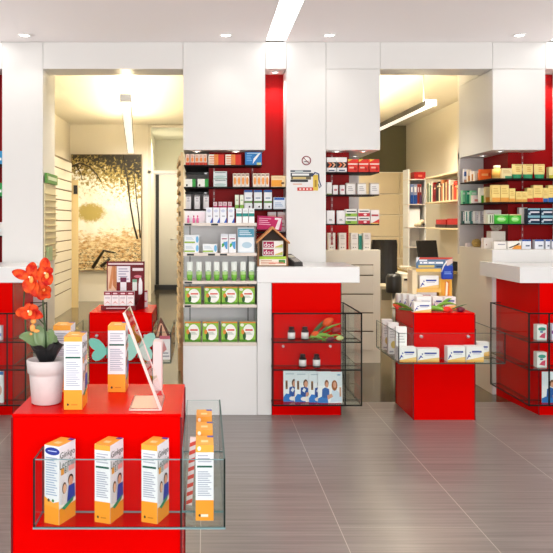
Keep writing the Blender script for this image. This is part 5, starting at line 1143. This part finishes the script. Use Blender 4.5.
# bookshelf along the right wall
pn = Vector((PX(457, 9.25)+.05, 8.95, 0)); pf_ = Vector((PX(424.6, 10.99), 10.97, 0)); d = pf_-pn; a = math.atan2(d.y, d.x)-math.pi/2; L_ = d.length
t = empty('bookshelf', pn, a); tag(t, 'long cream bookshelf along the right wall of back room', 'bookshelf')
hz = [PH(178, 11), PH(202.6, 11), PH(227.4, 11)]
for z in hz: MB().cbox(0, .22, 0, L_, z-.02, z, M_SLAT, .002).build('shelf', t)
MB().box(.222, .236, 0, L_, .8, 2.03, M_CREAM).build('back_panel', t)
Rz = Matrix.Rotation(a, 4, 'Z')
cols = ['2c5a3c', 'e8e0cc', '2f8a70', 'f0e8d0', '8c1c1c', '7c1818', '201c18', '1c1814', 'e8dcc0', '6a3c28', 'b87040', 'e4d8b8', '5c2c20', 'c8a878', '7a1c1c', 'e0dcc8', '38342c', 'e8a078', 'd0381c', 'c83020', 'e8d088', 'f0e4bc', 'd8c090']
y = L_-.05; i = 0
nmz = ['green', 'ivory', 'teal', 'cream', 'dark red', 'maroon', 'black', 'black', 'pale', 'brown', 'tan', 'pale', 'chestnut', 'sand', 'crimson', 'white', 'charcoal', 'salmon', 'bright red', 'scarlet', 'yellow', 'butter', 'straw']
while i < len(cols):
    wd = random.uniform(.045, .072) if i not in (4, 5) else .08; hh = random.uniform(.24, .29) if i < 16 else random.uniform(.18, .26)
    y -= wd+.004
    m = MB().cbox(0, .17, 0, wd, 0, hh, C(cols[i]), .003).box(.004, .168, .004, wd-.004, hh-.001, hh+.0005, C('efe8d8')).box(-.0006, .0, .008, wd-.008, hh*.72, hh*.80, C('d8c898' if i % 2 else '40342c'))
    p = Rz @ Vector((.02, y, 0))+pn; o = m.build('book', loc=(p.x, p.y, hz[1]+.001), rot=(0, 0, a)); tag(o, f"{nmz[i]} book, {('first','second','third','fourth','fifth','sixth','seventh','eighth','ninth','tenth','eleventh','twelfth','thirteenth','fourteenth','fifteenth','sixteenth','seventeenth','eighteenth','nineteenth','twentieth','twenty-first','twenty-second','twenty-third')[i]} from left on the bookshelf", 'book', 'books on the bookshelf'); i += 1
    if y < .1: break
for j, (yy, l, hh, c, lb) in enumerate(((1.05, .5, .07, 'a01418', 'long red folder stack at left on lower bookshelf board'), (.40, .62, .08, 'b0181c', 'long red folder stack at right on lower bookshelf board'))):
    p = Rz @ Vector((.02, yy, 0))+pn; m = MB().cbox(0, .18, 0, l, 0.001, .045, C('241416'), .003).cbox(.004, .17, 0, l*.97, .0455, .045+hh, C(c), .003); o = m.build('folder_stack', loc=(p.x, p.y, hz[2]+.001), rot=(0, 0, a)); tag(o, lb, 'folder')
# desk
t = empty('desk', (2.95, 9.6, 0)); tag(t, 'light wood desk with drawers in right back room', 'desk')
MB().cbox(-.30, .35, 0, 1.2, .72, .75, mat('desk_top', rgb('8c7548'), .25, noise=.08), .003).build('desk_top', t)
u = MB().cbox(PX(402, 9.65)-2.95, .1, .05, .6, .0, .718, M_CREAM, .003).build('drawer_unit', t)
for k in range(3): MB().cbox(PX(402, 9.65)-2.95+.005, .095, .033, .049, .06+k*.215, .245+k*.215, M_CREAM, .003).build('drawer', u); MB().box(PX(402, 9.65)-2.95+.02, .06, .026, .033, .205+k*.215, .23+k*.215, M_BLACK).build('handle', u)
MB().box(.30, .33, .02, 1.1, 0, .718, M_CREAM).build('leg', t)
t = empty('monitor', (PX(430, 9.85), 9.85, .751), .25); tag(t, 'black computer monitor on the desk', 'monitor')
MB().cbox(-.11, .11, 0, .14, 0.0, .015, M_BLACK).build('foot', t); MB().box(-.02, .02, .06, .08, .015, .12, M_BLACK).build('neck', t)
o = MB().cbox(-.15, .14, -.01, .02, .08, .40, M_BLACK, .004).build('screen', t); o.rotation_euler = (-.2, 0, 0)
o = MB().box(-.16, .16, 0, .12, 0, .12, M_BLACK).build('printer', loc=(PX(444, 9.8), 9.75, .751)); tag(o, 'low black desktop device right of the monitor', 'device')
o = MB().cbox(-.07, .07, 0, .1, 0, .02, C('e8e4da')).build('note_pad', loc=(PX(403.5, 10.6), 10.45, .751)); tag(o, 'white note pad on the left end of the desk', 'note pad')
# chair
t = empty('office_chair', (PX(384, 10.0), 9.95, 0)); tag(t, 'black high-backed office chair beside the desk', 'chair')
m = MB(); n = 10; w2, hb0, hb1 = .17, .50, 1.15; vs = []; fs = []
for j in range(n+1):
    q_ = j/n; z = hb0+(hb1-hb0)*q_; ww = w2*(1 if q_ < .93 else .93)
    for i in range(7): v = (i/6-.5)*2; vs.append((v*ww, .05*(1-v*v)+.03*math.sin(q_*3), z))
    for i in range(7): v = (i/6-.5)*2; vs.append((v*ww, .05*(1-v*v)+.07+.03*math.sin(q_*3), z))
for j in range(n):
    for i in range(6): a_ = j*14+i; fs.append([a_, a_+1, a_+15, a_+14]); b_ = a_+7; fs.append([b_+1, b_, b_+14, b_+15])
    fs.append([j*14, j*14+14, j*14+21, j*14+7]); fs.append([j*14+6, j*14+13, j*14+27, j*14+20])
k_ = n*14
for i in range(6): fs.append([k_+i, k_+i+1, k_+i+8, k_+i+7]); fs.append([i+1, i, i+7, i+8])
m.add(vs, fs, M_BLACK); m.build('backrest', t)
MB().cbox(-.22, .24, .10, .55, .44, .52, M_BLACK, .02).build('seat', t)
MB().tube([(.0, .3, .08), (0, .3, .44)], .025, M_METAL).build('gas_column', t)
for k_ in range(5): aa = k_*2*math.pi/5+.3; l_ = MB().tube([(0, .3, .1), (.28*math.cos(aa), .3+.28*math.sin(aa), .06)], .018, M_BLACK, 8, .012).build('leg', t); MB().sphere((.28*math.cos(aa), .3+.28*math.sin(aa), .028), .027, M_BLACK, 10, 6).build('caster', l_)
for s in (-1, 1): MB().tube([(s*.22, .45, .50), (s*.25, .42, .68), (s*.25, .2, .70), (s*.2, .12, .66)], .018, M_BLACK).build('armrest', t)
o = MB().cbox(PX(391.5, 9.3)-PX(402, 9.3), 0, 0, .4, .5, .70, mat('dark_bag_cloth', rgb('15181c'), .6, noise=.2), .03).build('dark_bag', loc=(PX(402, 9.3), 9.1, 0)); 
bpy.data.objects.remove(o)
t = empty('computer_tower', (PX(386.5, 9.0), 9.0, 0)); tag(t, 'beige computer tower on floor behind the white cabinet', 'computer'); MB().cbox(-.075, .075, 0, .4, .0, .62, C('a89c84'), .005).build('case', t); MB().box(-.06, .06, -.004, 0, .45, .58, C('5c5648')).build('front_bezel', t)
t = empty('stool', (PX(397, 8.6), 8.75, 0)); tag(t, 'low black swivel stool in front of the desk drawers', 'stool')
MB().lathe([(.001, .56), (.08, .56), (.09, .58), (.09, .74), (.07, .78), (.001, .78)], M_BLACK, seg=20).build('seat', t); MB().tube([(0, 0, .05), (0, 0, .56)], .02, M_METAL).build('gas_column', t)
for k_ in range(5): aa = k_*2*math.pi/5; MB().tube([(0, 0, .07), (.22*math.cos(aa), .22*math.sin(aa), .012)], .012, M_BLACK).build('leg', t)
# =============================================================== CAMERA, WORLD
cam = bpy.data.cameras.new('camera'); co = bpy.data.objects.new('camera', cam); COL.objects.link(co)
co.location = (0, 0, H); co.rotation_euler = (math.radians(90), 0, 0)
cam.sensor_fit = 'HORIZONTAL'; cam.sensor_width = 36; cam.lens = F/553*36
cam.shift_x = (276.5-VX)/553; cam.shift_y = -(276.5-VY)/553; cam.clip_end = 60; cam.clip_start = .05
sc.camera = co
w = bpy.data.worlds.new('world'); sc.world = w; w.use_nodes = True
w.node_tree.nodes['Background'].inputs[0].default_value = (.85, .93, 1, 1); w.node_tree.nodes['Background'].inputs[1].default_value = .9
sc.cycles.transparent_max_bounces = 32; sc.cycles.max_bounces = 8
sc.view_settings.view_transform = 'Standard'; sc.view_settings.look = 'None'; sc.view_settings.gamma = 1; sc.view_settings.exposure = -0.12
